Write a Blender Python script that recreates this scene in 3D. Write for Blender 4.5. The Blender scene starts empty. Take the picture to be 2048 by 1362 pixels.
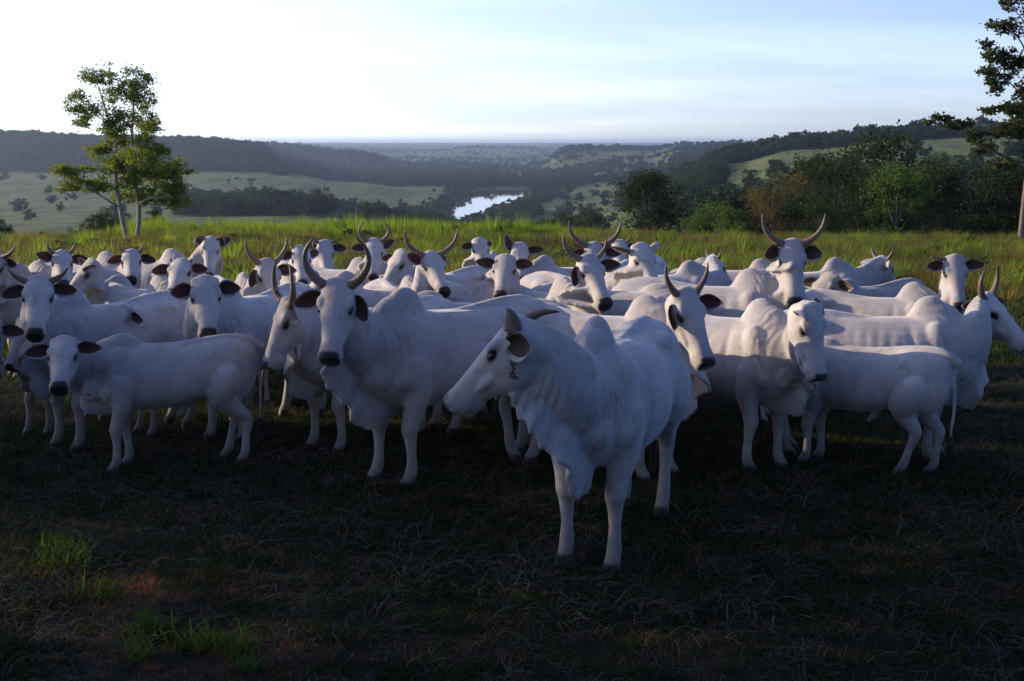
import bpy, math, random
import numpy as np
from mathutils import Matrix, Vector
from math import radians, sin, cos, pi, sqrt

SC = bpy.context.scene
COL = SC.collection
rng = np.random.default_rng(7)
random.seed(7)

# ------------------------------------------------------------------ camera
CAM_Z = 2.08
F_PX = 2560.0                 # 45 mm lens on a 2048 px wide frame
TILT = math.atan(396.0 / F_PX)
cam_d = bpy.data.cameras.new('camera')
cam_d.lens = 45.0
cam_d.sensor_width = 36.0
cam_d.clip_start = 0.1
cam_d.clip_end = 40000.0
cam = bpy.data.objects.new('camera', cam_d)
COL.objects.link(cam)
cam.location = (0, 0, CAM_Z)
cam.rotation_euler = (radians(90) - TILT, 0, 0)
SC.camera = cam

# ------------------------------------------------------------------ light
SUN_AZ = radians(-76)         # measured from +Y (view direction) towards +X
SUN_EL = radians(16)
sun_d = bpy.data.lights.new('sun', 'SUN')
sun_d.energy = 5.0
sun_d.angle = radians(0.5)
sun_d.color = (1.0, 0.78, 0.56)
sun = bpy.data.objects.new('sun', sun_d)
COL.objects.link(sun)
TO_SUN = Vector((sin(SUN_AZ) * cos(SUN_EL), cos(SUN_AZ) * cos(SUN_EL), sin(SUN_EL)))
sun.rotation_euler = TO_SUN.to_track_quat('Z', 'Y').to_euler()

world = bpy.data.worlds.new("World")
SC.world = world
world.use_nodes = True
wn, wl = world.node_tree.nodes, world.node_tree.links
wn.clear()
w_out = wn.new('ShaderNodeOutputWorld')
w_bg = wn.new('ShaderNodeBackground')
w_sky = wn.new('ShaderNodeTexSky')
w_sky.sky_type = 'NISHITA'
w_sky.sun_disc = False
w_sky.sun_elevation = SUN_EL
w_sky.sun_rotation = SUN_AZ
w_sky.air_density = 0.9
w_sky.dust_density = 0.6
w_sky.ozone_density = 1.6
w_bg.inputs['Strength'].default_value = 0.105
# thin cirrus: stretched noise on a plane high above, whitening the sky
tc = wn.new('ShaderNodeTexCoord')
sep = wn.new('ShaderNodeSeparateXYZ')
wl.new(tc.outputs['Generated'], sep.inputs[0])
def wmath(op, a, b=None, clamp=False):
    n = wn.new('ShaderNodeMath'); n.operation = op; n.use_clamp = clamp
    for i, v in enumerate((a, b)):
        if v is None: continue
        if isinstance(v, (int, float)): n.inputs[i].default_value = v
        else: wl.new(v, n.inputs[i])
    return n.outputs[0]
zz = wmath('ADD', wmath('ABSOLUTE', sep.outputs[2]), 0.10)
px_ = wmath('DIVIDE', sep.outputs[0], zz)
py_ = wmath('DIVIDE', sep.outputs[1], zz)
comb = wn.new('ShaderNodeCombineXYZ')
wl.new(wmath('MULTIPLY', wmath('ADD', px_, wmath('MULTIPLY', py_, 0.35)), 0.30), comb.inputs[0])
wl.new(wmath('MULTIPLY', wmath('SUBTRACT', py_, wmath('MULTIPLY', px_, 0.25)), 0.62), comb.inputs[1])
nz = wn.new('ShaderNodeTexNoise')
nz.inputs['Scale'].default_value = 1.0
nz.inputs['Detail'].default_value = 7.0
nz.inputs['Roughness'].default_value = 0.52
nz.inputs['Distortion'].default_value = 0.5
wl.new(comb.outputs[0], nz.inputs['Vector'])
rmp = wn.new('ShaderNodeValToRGB')
rmp.color_ramp.elements[0].position = 0.42
rmp.color_ramp.elements[0].color = (0, 0, 0, 1)
rmp.color_ramp.elements[1].position = 0.70
rmp.color_ramp.elements[1].color = (0.62, 0.62, 0.62, 1)
wl.new(nz.outputs['Fac'], rmp.inputs[0])
# a thin veil of high cloud that scatters forward: bright round the sun, faint opposite it
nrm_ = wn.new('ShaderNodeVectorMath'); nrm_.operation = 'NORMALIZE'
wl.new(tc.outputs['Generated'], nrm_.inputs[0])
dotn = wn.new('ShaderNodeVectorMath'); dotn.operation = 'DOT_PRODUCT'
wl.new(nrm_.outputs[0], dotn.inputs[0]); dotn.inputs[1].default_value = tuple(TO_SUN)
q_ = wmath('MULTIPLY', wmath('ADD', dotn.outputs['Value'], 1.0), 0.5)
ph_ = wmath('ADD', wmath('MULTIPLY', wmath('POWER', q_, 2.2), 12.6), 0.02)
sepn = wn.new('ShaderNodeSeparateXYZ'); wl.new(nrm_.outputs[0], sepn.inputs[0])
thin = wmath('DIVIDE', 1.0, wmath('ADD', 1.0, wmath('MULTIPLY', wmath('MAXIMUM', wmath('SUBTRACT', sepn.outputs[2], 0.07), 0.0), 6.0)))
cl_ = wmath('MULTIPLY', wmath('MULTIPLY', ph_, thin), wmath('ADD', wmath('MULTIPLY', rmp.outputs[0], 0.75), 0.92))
ccol = wn.new('ShaderNodeCombineXYZ')
for i, k in enumerate((1.00, 0.97, 0.98)):
    wl.new(wmath('MULTIPLY', cl_, k), ccol.inputs[i])
mixw = wn.new('ShaderNodeMix'); mixw.data_type = 'RGBA'; mixw.blend_type = 'ADD'
mixw.inputs[0].default_value = 1.0
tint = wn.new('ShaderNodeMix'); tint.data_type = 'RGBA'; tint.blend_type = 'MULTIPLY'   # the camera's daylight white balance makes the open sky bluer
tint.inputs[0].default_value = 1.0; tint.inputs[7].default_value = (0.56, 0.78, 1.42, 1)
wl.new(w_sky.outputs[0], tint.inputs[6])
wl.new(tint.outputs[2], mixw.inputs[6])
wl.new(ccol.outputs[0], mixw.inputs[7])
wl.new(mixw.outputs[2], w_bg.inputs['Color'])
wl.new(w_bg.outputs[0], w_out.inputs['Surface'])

SC.view_settings.view_transform = 'Standard'
SC.view_settings.look = 'None'
SC.view_settings.gamma = 1.0
SC.view_settings.use_curve_mapping = False
SC.view_settings.exposure = 0.40
SC.render.engine = 'CYCLES'
SC.cycles.use_denoising = True
SC.cycles.max_bounces = 8
SC.cycles.volume_bounces = 0
SC.cycles.sample_clamp_indirect = 6.0

# ------------------------------------------------------------------ helpers
def ray(u, v):
    """direction (with y = 1) of the sight line through a pixel of the photograph"""
    xc, yc = (u - 1024) / F_PX, (681 - v) / F_PX
    d = np.array([xc, cos(TILT) + yc * sin(TILT), -sin(TILT) + yc * cos(TILT)])
    return d / d[1]
def at(u, v, D):
    return np.array([0, 0, CAM_Z]) + ray(u, v) * D
def nrm(v):
    v = np.asarray(v, float); return v / (np.linalg.norm(v) + 1e-12)
def smooth01(x):
    x = np.clip(x, 0, 1); return x * x * (3 - 2 * x)

def make_mesh(name, verts, faces, mats, smooth=True, mi=None):
    me = bpy.data.meshes.new(name)
    me.from_pydata([tuple(v) for v in verts] if not isinstance(verts, list) else verts, [], faces)
    for m in (mats if isinstance(mats, (list, tuple)) else [mats]):
        me.materials.append(m)
    if smooth: me.polygons.foreach_set('use_smooth', np.ones(len(me.polygons), bool))
    if mi is not None: me.polygons.foreach_set('material_index', np.asarray(mi, dtype=np.int32))
    me.update()
    return me
def quads_mesh(name, V, mats, smooth=False, nper=4, cols=None):
    """fast mesh of separate faces: V is (n, nper, 3)"""
    n = len(V)
    me = bpy.data.meshes.new(name)
    me.vertices.add(n * nper); me.loops.add(n * nper); me.polygons.add(n)
    me.vertices.foreach_set('co', np.ascontiguousarray(V, dtype=np.float32).ravel())
    me.loops.foreach_set('vertex_index', np.arange(n * nper, dtype=np.int32))
    me.polygons.foreach_set('loop_start', np.arange(0, n * nper, nper, dtype=np.int32))
    me.materials.append(mats)
    if cols is not None:
        a = me.attributes.new('tone', 'FLOAT', 'POINT')
        a.data.foreach_set('value', np.repeat(cols, nper).astype(np.float32))
    me.update(calc_edges=True)
    return me
def obj(name, me, parent=None, loc=(0, 0, 0), rot=(0, 0, 0), scale=(1, 1, 1)):
    o = bpy.data.objects.new(name, me)
    COL.objects.link(o)
    if parent is not None: o.parent = parent
    o.location = loc; o.rotation_euler = rot; o.scale = scale
    return o
def tag(o, label=None, cat=None, group=None, kind=None):
    if label: o['label'] = label
    if cat: o['category'] = cat
    if group: o['group'] = group
    if kind: o['kind'] = kind
    return o

# ------------------------------------------------------------------ materials
def mat(name):
    m = bpy.data.materials.new(name); m.use_nodes = True
    nt = m.node_tree; nt.nodes.clear()
    out = nt.nodes.new('ShaderNodeOutputMaterial')
    p = nt.nodes.new('ShaderNodeBsdfPrincipled')
    nt.links.new(p.outputs[0], out.inputs['Surface'])
    return m, nt, p, out
class NB:
    """small node-building helper"""
    def __init__(s, nt): s.nt = nt
    def n(s, t, **kw):
        x = s.nt.nodes.new(t)
        for k, v in kw.items(): setattr(x, k, v)
        return x
    def link(s, a, b): s.nt.links.new(a, b)
    def put(s, sock, v):
        if isinstance(v, bpy.types.NodeSocket): s.link(v, sock)
        else: sock.default_value = v
    def math(s, op, a, b=0.0, clamp=False):
        x = s.n('ShaderNodeMath', operation=op, use_clamp=clamp)
        s.put(x.inputs[0], a); s.put(x.inputs[1], b); return x.outputs[0]
    def noise(s, scale, detail=3, rough=.5, vec=None, dist=0.0):
        x = s.n('ShaderNodeTexNoise')
        x.inputs['Scale'].default_value = scale; x.inputs['Detail'].default_value = detail
        x.inputs['Roughness'].default_value = rough; x.inputs['Distortion'].default_value = dist
        if vec is not None: s.link(vec, x.inputs['Vector'])
        return x.outputs['Fac']
    def ramp(s, fac, stops):
        x = s.n('ShaderNodeValToRGB')
        el = x.color_ramp.elements
        while len(el) < len(stops): el.new(0.5)
        for e, (p, c) in zip(el, stops):
            e.position = p; e.color = (*c, 1) if len(c) == 3 else c
        s.link(fac, x.inputs[0]); return x.outputs[0]
    def mix(s, f, a, b, mode='MIX'):
        x = s.n('ShaderNodeMix', data_type='RGBA', blend_type=mode)
        s.put(x.inputs[0], f)
        for i, v in ((6, a), (7, b)):
            if isinstance(v, tuple) and len(v) == 3: v = (*v, 1)
            s.put(x.inputs[i], v)
        return x.outputs[2]
    def attr(s, name): return s.n('ShaderNodeAttribute', attribute_name=name)
    def coord(s, kind='Object'): return s.n('ShaderNodeTexCoord').outputs[kind]
    def bump(s, h, strength, dist=0.01):
        x = s.n('ShaderNodeBump'); x.inputs['Strength'].default_value = strength
        x.inputs['Distance'].default_value = dist; s.link(h, x.inputs['Height']); return x

def hide_material():
    m, nt, p, out = mat('zebu_hide'); b = NB(nt)
    co = b.coord()
    rnd = b.n('ShaderNodeObjectInfo').outputs['Random']
    base = b.mix(rnd, (0.62, 0.585, 0.54), (0.42, 0.405, 0.385))
    # grey clouding and dung / dust stains in the coat
    base = b.mix(b.math('MULTIPLY', b.ramp(b.noise(2.6, 5, .6, co), [(.38, (0, 0, 0)), (.66, (1, 1, 1))]), .75), base, (.29, .28, .285))
    st = b.ramp(b.noise(7.0, 8, .68, co, .6), [(.53, (0, 0, 0)), (.70, (1, 1, 1))])
    base = b.mix(b.math('MULTIPLY', st, .72), base, (.27, .215, .16))
    fine = b.noise(60, 6, .7, co)
    base = b.mix(b.math('MULTIPLY', fine, .16), base, (.36, .34, .31))
    sp = b.ramp(b.noise(38, 2, .4, co), [(.73, (0, 0, 0)), (.77, (1, 1, 1))])
    base = b.mix(b.math('MULTIPLY', sp, .35), base, (.16, .13, .11))
    mk = b.attr('mask'); sx = b.n('ShaderNodeSeparateColor'); b.link(mk.outputs['Color'], sx.inputs[0])
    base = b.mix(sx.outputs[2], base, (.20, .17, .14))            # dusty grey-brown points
    base = b.mix(sx.outputs[1], base, (.25, .245, .26))           # grey shading of neck and hump
    base = b.mix(sx.outputs[0], base, (.012, .011, .012))         # black skin
    b.link(base, p.inputs['Base Color'])
    r = b.math('SUBTRACT', .78, b.math('MULTIPLY', sx.outputs[0], .36))
    b.link(r, p.inputs['Roughness'])
    p.inputs['Specular IOR Level'].default_value = .25
    p.inputs['Sheen Weight'].default_value = .65
    p.inputs['Sheen Roughness'].default_value = .3
    # loose skin: folds that run down the neck, and ribs
    nk = b.attr('fold').outputs['Fac']
    fm = b.attr('foldmask').outputs['Fac']
    wob = b.noise(5, 3, .55, co)
    ph = b.math('ADD', b.math('MULTIPLY', nk, 150.0), b.math('MULTIPLY', wob, 7.0))
    wv = b.math('SINE', ph)
    wv2 = b.math('SINE', b.math('ADD', b.math('MULTIPLY', nk, 67.0), b.math('MULTIPLY', wob, 6.0)))
    brk = b.ramp(b.noise(3.5, 3, .6, co), [(.35, (.15, .15, .15)), (.65, (1, 1, 1))])
    hh = b.math('MULTIPLY', b.math('MULTIPLY', b.math('ADD', wv, wv2), brk), b.math('MULTIPLY', fm, .5))
    bp1 = b.bump(hh, 1.0, .0075)
    bp2 = b.bump(b.noise(120, 5, .75, co), .5, .005)
    b.link(bp1.outputs[0], bp2.inputs['Normal'])
    bp3 = b.bump(b.noise(12, 4, .6, co), .25, .010)
    b.link(bp2.outputs[0], bp3.inputs['Normal'])
    b.link(bp3.outputs[0], p.inputs['Normal'])
    return m
def ear_material(name, col, trans):
    m, nt, p, out = mat(name); b = NB(nt)
    c = b.mix(b.ramp(b.noise(22, 5, .6, b.coord()), [(.35, (0, 0, 0)), (.7, (1, 1, 1))]), tuple(col), tuple(x * .45 for x in col))
    b.link(c, p.inputs['Base Color']); p.inputs['Roughness'].default_value = .8
    t = b.n('ShaderNodeBsdfTranslucent'); t.inputs[0].default_value = (.34, .13, .075, 1)
    mx = b.n('ShaderNodeMixShader'); mx.inputs[0].default_value = trans
    b.link(p.outputs[0], mx.inputs[1]); b.link(t.outputs[0], mx.inputs[2]); b.link(mx.outputs[0], out.inputs['Surface'])
    bp = b.bump(b.noise(90, 4, .7, b.coord()), .5, .004); b.link(bp.outputs[0], p.inputs['Normal'])
    return m
def horn_material():
    m, nt, p, out = mat('horn_keratin'); b = NB(nt)
    t = b.attr('along').outputs['Fac']
    c = b.ramp(t, [(0, (.20, .125, .075)), (.35, (.125, .085, .055)), (.8, (.055, .040, .032)), (1, (.03, .024, .02))])
    c = b.mix(b.math('MULTIPLY', b.noise(30, 6, .7, b.coord()), .6), c, (.20, .14, .10))
    b.link(c, p.inputs['Base Color']); p.inputs['Roughness'].default_value = .55
    rings = b.math('SINE', b.math('ADD', b.math('MULTIPLY', t, 62.0), b.math('MULTIPLY', b.noise(20, 2, .5, b.coord()), 6.0)))
    bp = b.bump(rings, .18, .003); b.link(bp.outputs[0], p.inputs['Normal'])
    return m
def simple(name, col, rough=.7, var=.35, scale=8, spec=.4, bump=0):
    m, nt, p, out = mat(name); b = NB(nt)
    c = b.mix(b.ramp(b.noise(scale, 6, .65, b.coord()), [(.3, (0, 0, 0)), (.7, (1, 1, 1))]), tuple(x * (1 - var) for x in col), tuple(min(1, x * (1 + var)) for x in col))
    b.link(c, p.inputs['Base Color']); p.inputs['Roughness'].default_value = rough
    p.inputs['Specular IOR Level'].default_value = spec
    if bump:
        bp = b.bump(b.noise(scale * 4, 6, .7, b.coord()), .8, bump); b.link(bp.outputs[0], p.inputs['Normal'])
    return m
def leaf_material(name, dark, light, trans=.35, tcol=None, rough=.8, island=True):
    """leaves and blades: the tone attribute (or the instance) shifts each one"""
    m, nt, p, out = mat(name); b = NB(nt)
    tone = b.attr('tone').outputs['Fac']
    rnd = b.n('ShaderNodeObjectInfo').outputs['Random']
    f = b.math('ADD', b.math('MULTIPLY', tone, .75), b.math('MULTIPLY', rnd, .25), clamp=True)
    c = b.mix(f, tuple(dark), tuple(light))
    b.link(c, p.inputs['Base Color']); p.inputs['Roughness'].default_value = rough
    p.inputs['Specular IOR Level'].default_value = .1
    t = b.n('ShaderNodeBsdfTranslucent')
    tc_ = tcol or tuple(min(1, x * 1.5) for x in light)
    b.link(b.mix(f, tuple(x * .6 for x in tc_), tuple(tc_)), t.inputs[0])
    mx = b.n('ShaderNodeMixShader'); mx.inputs[0].default_value = trans
    b.link(p.outputs[0], mx.inputs[1]); b.link(t.outputs[0], mx.inputs[2]); b.link(mx.outputs[0], out.inputs['Surface'])
    return m

M_HIDE = hide_material()
M_EAR_OUT = ear_material('ear_hide', (.55, .52, .48), .12)
M_EAR_IN = ear_material('ear_inside', (.105, .070, .056), .24)
M_HORN = horn_material()
M_EYE = simple('dark_eye', (.012, .009, .008), .08, .2, 30, .6)
M_TUFT = simple('black_tail_hair', (.02, .018, .017), .7, .5, 60)
# ------------------------------------------------------------------ lofted solids
class Build:
    def __init__(s): s.v = []; s.f = []; s.n = 0
    def add(s, V, F):
        s.v.append(np.asarray(V, float)); s.f += [tuple(i + s.n for i in f) for f in F]; s.n += len(V)
    def verts(s): return np.concatenate(s.v)
def loft_faces(N, K):
    F = []
    for i in range(N - 1):
        for k in range(K):
            a, b_ = i * K + k, i * K + (k + 1) % K
            F.append((a, b_, b_ + K, a + K))
    F.append(tuple(range(K))[::-1]); F.append(tuple((N - 1) * K + k for k in range(K)))
    return F
def cr(P, n):
    """Catmull-Rom through rows of P, n steps per span"""
    P = np.asarray(P, float); Q = np.vstack([2 * P[0] - P[1], P, 2 * P[-1] - P[-2]])
    out = []
    for i in range(1, len(Q) - 2):
        p0, p1, p2, p3 = Q[i - 1], Q[i], Q[i + 1], Q[i + 2]
        for t in np.linspace(0, 1, n, endpoint=False):
            out.append(.5 * ((2 * p1) + (-p0 + p2) * t + (2 * p0 - 5 * p1 + 4 * p2 - p3) * t * t + (-p0 + 3 * p1 - 3 * p2 + p3) * t ** 3))
    out.append(P[-1]); return np.array(out)
def section(C, A, B, ra, rb, K=20, egg=0.0, power=1.0):
    th = np.linspace(0, 2 * pi, K, endpoint=False)
    c, s_ = np.cos(th), np.sin(th)
    c = np.sign(c) * np.abs(c) ** power; s_ = np.sign(s_) * np.abs(s_) ** power
    w = ra * c * (1 - egg * s_)
    return C + np.outer(w, A) + np.outer(rb * s_, B)
def tube(path, radii, K=14, n=4, upref=(0, 1, 0)):
    P = cr(np.column_stack([path, radii]), n); C, R = P[:, :3], np.maximum(P[:, 3], .002)
    T = np.gradient(C, axis=0); V = []
    A = None
    for i in range(len(C)):
        t = nrm(T[i])
        ref = np.array(upref, float) if A is None else A
        A = nrm(ref - t * (ref @ t)); Bv = np.cross(t, A)
        V.append(section(C[i], A, Bv, R[i], R[i], K))
    return np.concatenate(V), loft_faces(len(C), K)
def ellipsoid(c, r, R=None, K=16, N=10):
    V = []
    for i in range(N + 1):
        ph = -pi / 2 + pi * (i + .0) / N
        if i == 0: ph += .12
        if i == N: ph -= .12
        th = np.linspace(0, 2 * pi, K, endpoint=False)
        V.append(np.column_stack([r[0] * np.cos(ph) * np.cos(th), r[1] * np.cos(ph) * np.sin(th), np.full(K, r[2] * np.sin(ph))]))
    V = np.concatenate(V)
    if R is not None: V = V @ np.asarray(R)      # rows of R are the axes
    return V + np.asarray(c), loft_faces(N + 1, K)

HEAD_S = [(-.055, .065, .060, -.085), (-.03, .100, .085, -.092), (.02, .116, .112, -.112), (.08, .120, .134, -.132),
          (.15, .122, .146, -.148), (.21, .108, .146, -.150), (.28, .088, .122, -.133), (.35, .074, .097, -.114), (.41, .069, .085, -.106),
          (.46, .076, .083, -.106), (.505, .081, .082, -.102), (.538, .076, .075, -.100), (.556, .058, .056, -.098)]

HORNS = {   # control points (out, up, forward) of a cubic curve, base radius
    'none': None,
    'lyre': ([(.10, .05, .0), (.22, .20, .0), (.055, .33, .03)], .036),
    'vee': ([(.09, .06, .0), (.16, .16, .0), (.155, .30, .02)], .036),
    'wide': ([(.13, .05, .0), (.22, .14, .01), (.21, .30, .03)], .038),
    'mid': ([(.06, .05, .0), (.12, .11, .0), (.115, .22, .01)], .030),
    'short': ([(.04, .03, .0), (.07, .07, .0), (.06, .12, .01)], .025),
    'flat': ([(.08, .02, .0), (.13, .05, .0), (.18, .13, .0)], .033),
    'side': ([(.06, .0, .0), (.12, .01, .0), (.18, .03, .02)], .026),
    'curl': ([(.08, .06, .0), (.15, .05, .03), (.12, -.10, .08)], .027),
    'stub': ([(.02, .015, 0), (.03, .03, 0), (.035, .05, 0)], .022),
    'back': ([(.05, .04, -.03), (.09, .14, -.05), (.06, .24, -.03)], .030),
    'cres': ([(.16, .0, .02), (.24, .18, .03), (.10, .36, .03)], .038),
    'tuskup': ([(.015, .05, .0), (.02, .08, .01), (.005, .10, .03)], .046),
    'bendback': ([(.02, .04, -.03), (.01, .075, -.10), (.0, .07, -.19)], .030),
}

def ground_z(x, y):
    return -0.045 * y
ear_cache = {}

def ear_shell(base, tip_dir, open_dir, L, W, cup=1.0):
    """leaf shaped, cupped ear: returns outer verts, inner verts, faces for both"""
    T = nrm(tip_dir); O = nrm(np.asarray(open_dir) - T * (np.asarray(open_dir) @ T)); S = np.cross(T, O)
    N, K = 12, 9
    def shell(off):
        V = []
        for i in range(N):
            t = i / (N - 1)
            w = W * (.30 * (1 - t) ** 2 + 1.0 * sin(pi * min(1, t ** .85)) ** .75) * (1 if t < .999 else .05)
            w = max(w, .003)
            for k in range(K):
                c = -1 + 2 * k / (K - 1)
                dep = cup * (.42 * w * (1 - c * c) + .03 * (1 - t) * (1 - c * c))
                edge = (1 - .25 * abs(c)) if True else 1
                V.append(base + T * (L * t) + S * (w * c) - O * dep + O * off * (1 - .9 * c * c) * min(1, 8 * (1 - t) + .05) + T * 0)
        return np.array(V)
    F = [(i * K + k, i * K + k + 1, (i + 1) * K + k + 1, (i + 1) * K + k) for i in range(N - 1) for k in range(K - 1)]
    return shell(-.004), shell(.004), F

def build_cow(c, idx):
    calf = c.get('calf', False)
    D = c['D']; yaw = radians(c['yaw'])
    fwd = np.array([sin(yaw), -cos(yaw), 0.0])
    hump = c.get('humpsize', 1.0) * (.8 if calf else 1.0)
    top = 1.27 + .165 * hump if not calf else 1.25 + .10 * hump
    W = at(c['hump'][0], c['hump'][1], D)
    hx = 0.0
    gz = ground_z(W[0], W[1])
    s = (W[2] - gz) / top
    root = np.array([W[0], W[1], gz])
    Rm = np.array([fwd, [-fwd[1], fwd[0], 0], [0, 0, 1]])       # rows: local axes in the world
    def tol(P): return (np.asarray(P) - root) @ Rm.T / s
    # --- head
    hs = c.get('hs', 1.10 if calf else 1.0)
    camo = np.array([0, 0, CAM_Z])
    N0 = np.array([.27, 0, 1.08])
    N0w = N0 @ Rm * s + root
    nl = c.get('neck', .60 if not calf else .50) * s
    d = nrm(ray(*c['poll'])); oc = camo - N0w
    bq = d @ oc; cq = oc @ oc - nl * nl; disc = bq * bq - cq
    if disc <= 0: t = -bq; dist = sqrt(oc @ oc - bq * bq) / s
    else:
        ts = (-bq - sqrt(disc), -bq + sqrt(disc))
        cand = [camo + d * t_ for t_ in ts]
        pref = c.get('pn')
        if pref: t = ts[0] if pref == 'n' else ts[1]
        else:
            ax = nrm(fwd + np.array([0, 0, .5]))
            t = ts[0] if (cand[0] - N0w) @ ax > (cand[1] - N0w) @ ax else ts[1]
        dist = nl / s
    Pw = camo + d * t
    if 'face' in c:
        a, e = radians(c['face'][0]), radians(c['face'][1])
        Fw = np.array([sin(a) * cos(e), -cos(a) * cos(e), -sin(e)])
    else:
        dm = nrm(ray(*c['muz'])); hl = .50 * hs * s
        oc = camo - Pw; bq = dm @ oc; disc = bq * bq - (oc @ oc - hl * hl)
        if disc <= 0: tm = -bq
        else: tm = -bq - sqrt(disc) if c.get('mn', 'n') == 'n' else -bq + sqrt(disc)
        Fw = nrm(camo + dm * tm - Pw)
    print('cow %2d D=%.1f s=%.2f neck=%.2f F=%s %s' % (idx, D, s, dist, np.round(Fw, 2), c['label'][:50]))
    F = Fw @ Rm.T; P = tol(Pw)
    S = nrm(np.cross(F, [0, 0, 1])); U = np.cross(S, F)
    roll = radians(c.get('roll', 0))
    S, U = S * cos(roll) + U * sin(roll), U * cos(roll) - S * sin(roll)
    Wd = F + U; Wd = nrm(np.array([Wd[0], Wd[1], 0])); Zu = nrm(np.cross(Wd, S)); 
    if Zu[2] < 0: Zu = -Zu
    def hp(f, si, u): return P + (F * f + S * si + U * u) * hs
    B = Build()
    # --- trunk
    slim = .86 if calf else c.get('slim', 1.04)
    fat = c.get('fat', 1.09)
    T = [(-1.44, .99, .07, .11, 0), (-1.40, .985, .14, .19, 0), (-1.27, .985, .220, .270, .03), (-1.05, .965, .250, .305, .08),
         (-.80, .925, .262, .300, .12), (-.50, .905, .300, .322, .12), (-.20, .905, .295, .338, .10), (.0, .915, .262, .342, .05),
         (.18, .93, .215, .31, 0), (.32, .95, .150, .25, 0), (.40, .95, .08, .16, 0)]
    TT = cr(T, 4); bl = .90 if calf else 1.0
    V = []
    for x, zc, w, h, eg in TT:
        sag = 1 + (fat - 1) * math.exp(-((x + .55) / .45) ** 2)
        hh = h * (.93 if calf else 1)
        V.append(section(np.array([x * bl, 0, zc + (.015 if calf else 0) - (sag - 1) * .12]), np.array([0, 1, 0]), np.array([0, 0, 1]), w * slim * sag, hh * (1 + (sag - 1) * .6), 28, eg, .92))
    B.add(np.concatenate(V), loft_faces(len(TT), 28))
    for sg in (-1, 1):
        if not calf: B.add(*ellipsoid((-.96 * bl, sg * .150 * slim, 1.135), (.15, .075, .085)))
        if not calf: B.add(*ellipsoid((-1.33 * bl, sg * .070 * slim, 1.08), (.12, .045, .09)))
        B.add(*ellipsoid((.02, sg * .165 * slim, .93), (.15, .105, .30)))
        B.add(*ellipsoid((-1.17 * bl, sg * (.135 if not calf else .115) * slim, .88 if not calf else .92), (.235, .125 * slim, .29)))
        B.add(*ellipsoid((.24, sg * .10 * slim, .84), (.12, .09, .13)))
    # --- hump over the withers
    hz = .165 * hump if not calf else .10 * hump
    B.add(*ellipsoid((.01, 0, 1.22), (.23, .120 * (.8 + .2 * hump), .035 + hz * .80)))
    B.add(*ellipsoid((.02, 0, 1.16), (.26, .165 * slim, .10 + hz * .35)))
    B.add(*ellipsoid((-.03, 0, 1.25), (.160, .090, .020 + hz * .97)))
    B.add(*tube([(-.1, 0, 1.20), (-.5, 0, 1.195), (-.95, 0, 1.245), (-1.2, 0, 1.225), (-1.37, 0, 1.13)], [.05, .045, .05, .055, .04], 10, 4))
    for sg in (-1, 1):
        B.add(*tube([(-.05, sg * .06 * slim, 1.20), (-.01, sg * .120 * slim, 1.09), (.04, sg * .175 * slim, .95), (.12, sg * .17 * slim, .80), (.12, sg * .12 * slim, .72)], [.025, .05, .085, .09, .04], 10, 4))
    # --- legs
    lr = c.get('legs', rng.uniform(-.10, .10, 4))
    hoof_z = []
    for k, (fx, fy, hind) in enumerate(((.06, .150, 0), (.06, -.150, 0), (-1.17 * bl, .145, 1), (-1.17 * bl, -.145, 1))):
        sg = 1 if fy > 0 else -1
        o = lr[k]
        fy *= slim
        if not hind:
            pts = [(.03, .165 * slim * sg, .92, .13), (-.01 + .2 * o, .172 * slim * sg, .70, .094), (.03 + .45 * o, .158 * slim * sg, .52, .060),
                   (.055 + .62 * o, fy, .42, .053), (.05 + .72 * o, fy, .37, .044), (.045 + .85 * o, fy, .24, .034), (.05 + .97 * o, fy, .12, .042), (.075 + o, fy, .065, .040),
                   (.095 + o, fy, .03, .054), (.10 + o, fy, -.03, .060)]
        else:
            b0 = -1.14 * bl
            pts = [(b0 + .02, .14 * slim * sg, .93, .16), (b0 + .10 + .15 * o, .165 * slim * sg, .74, .125), (b0 + .03 + .4 * o, .150 * slim * sg, .60, .078),
                   (b0 - .10 + .6 * o, fy, .475, .050), (b0 - .115 + .7 * o, fy, .42, .047), (b0 - .085 + .82 * o, fy, .28, .036), (b0 - .065 + .95 * o, fy, .13, .043), (b0 - .035 + o, fy, .065, .040),
                   (b0 - .01 + o, fy, .03, .054), (b0 + o, fy, -.03, .060)]
        pts = [(pts[0][0], pts[0][1] * .6, pts[0][2] + .13, .03)] + pts
        pts = np.array(pts); th = 1.02 if calf else 1.0
        pts[4:, 3] *= 1.11; pts[2:4, 3] *= 1.28 if hind else 1.14; pts[-2:, 3] *= .84; pts[6:8, 3] *= .94; pts[4, 3] *= 1.06
        B.add(*tube(pts[:, :3], pts[:, 3] * th, 14, 3, (1, 0, 0)))
    # --- neck
    Pn = P + (F * .045 - U * .105) * hs
    dn = nrm(.62 * nrm(Pn - N0) + .38 * Wd)
    C1 = N0 + np.array([.16, 0, .05]); C2 = Pn - dn * .20
    ts = np.linspace(0, 1, 12)[:, None]
    NC = (1 - ts) ** 3 * N0 + 3 * (1 - ts) ** 2 * ts * C1 + 3 * (1 - ts) * ts ** 2 * C2 + ts ** 3 * Pn
    NC = np.vstack([N0 - np.array([.2, 0, .06]), NC])
    tt = np.concatenate([[-.3], ts[:, 0]])
    TG = np.gradient(NC, axis=0); ups = []; V = []
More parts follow.
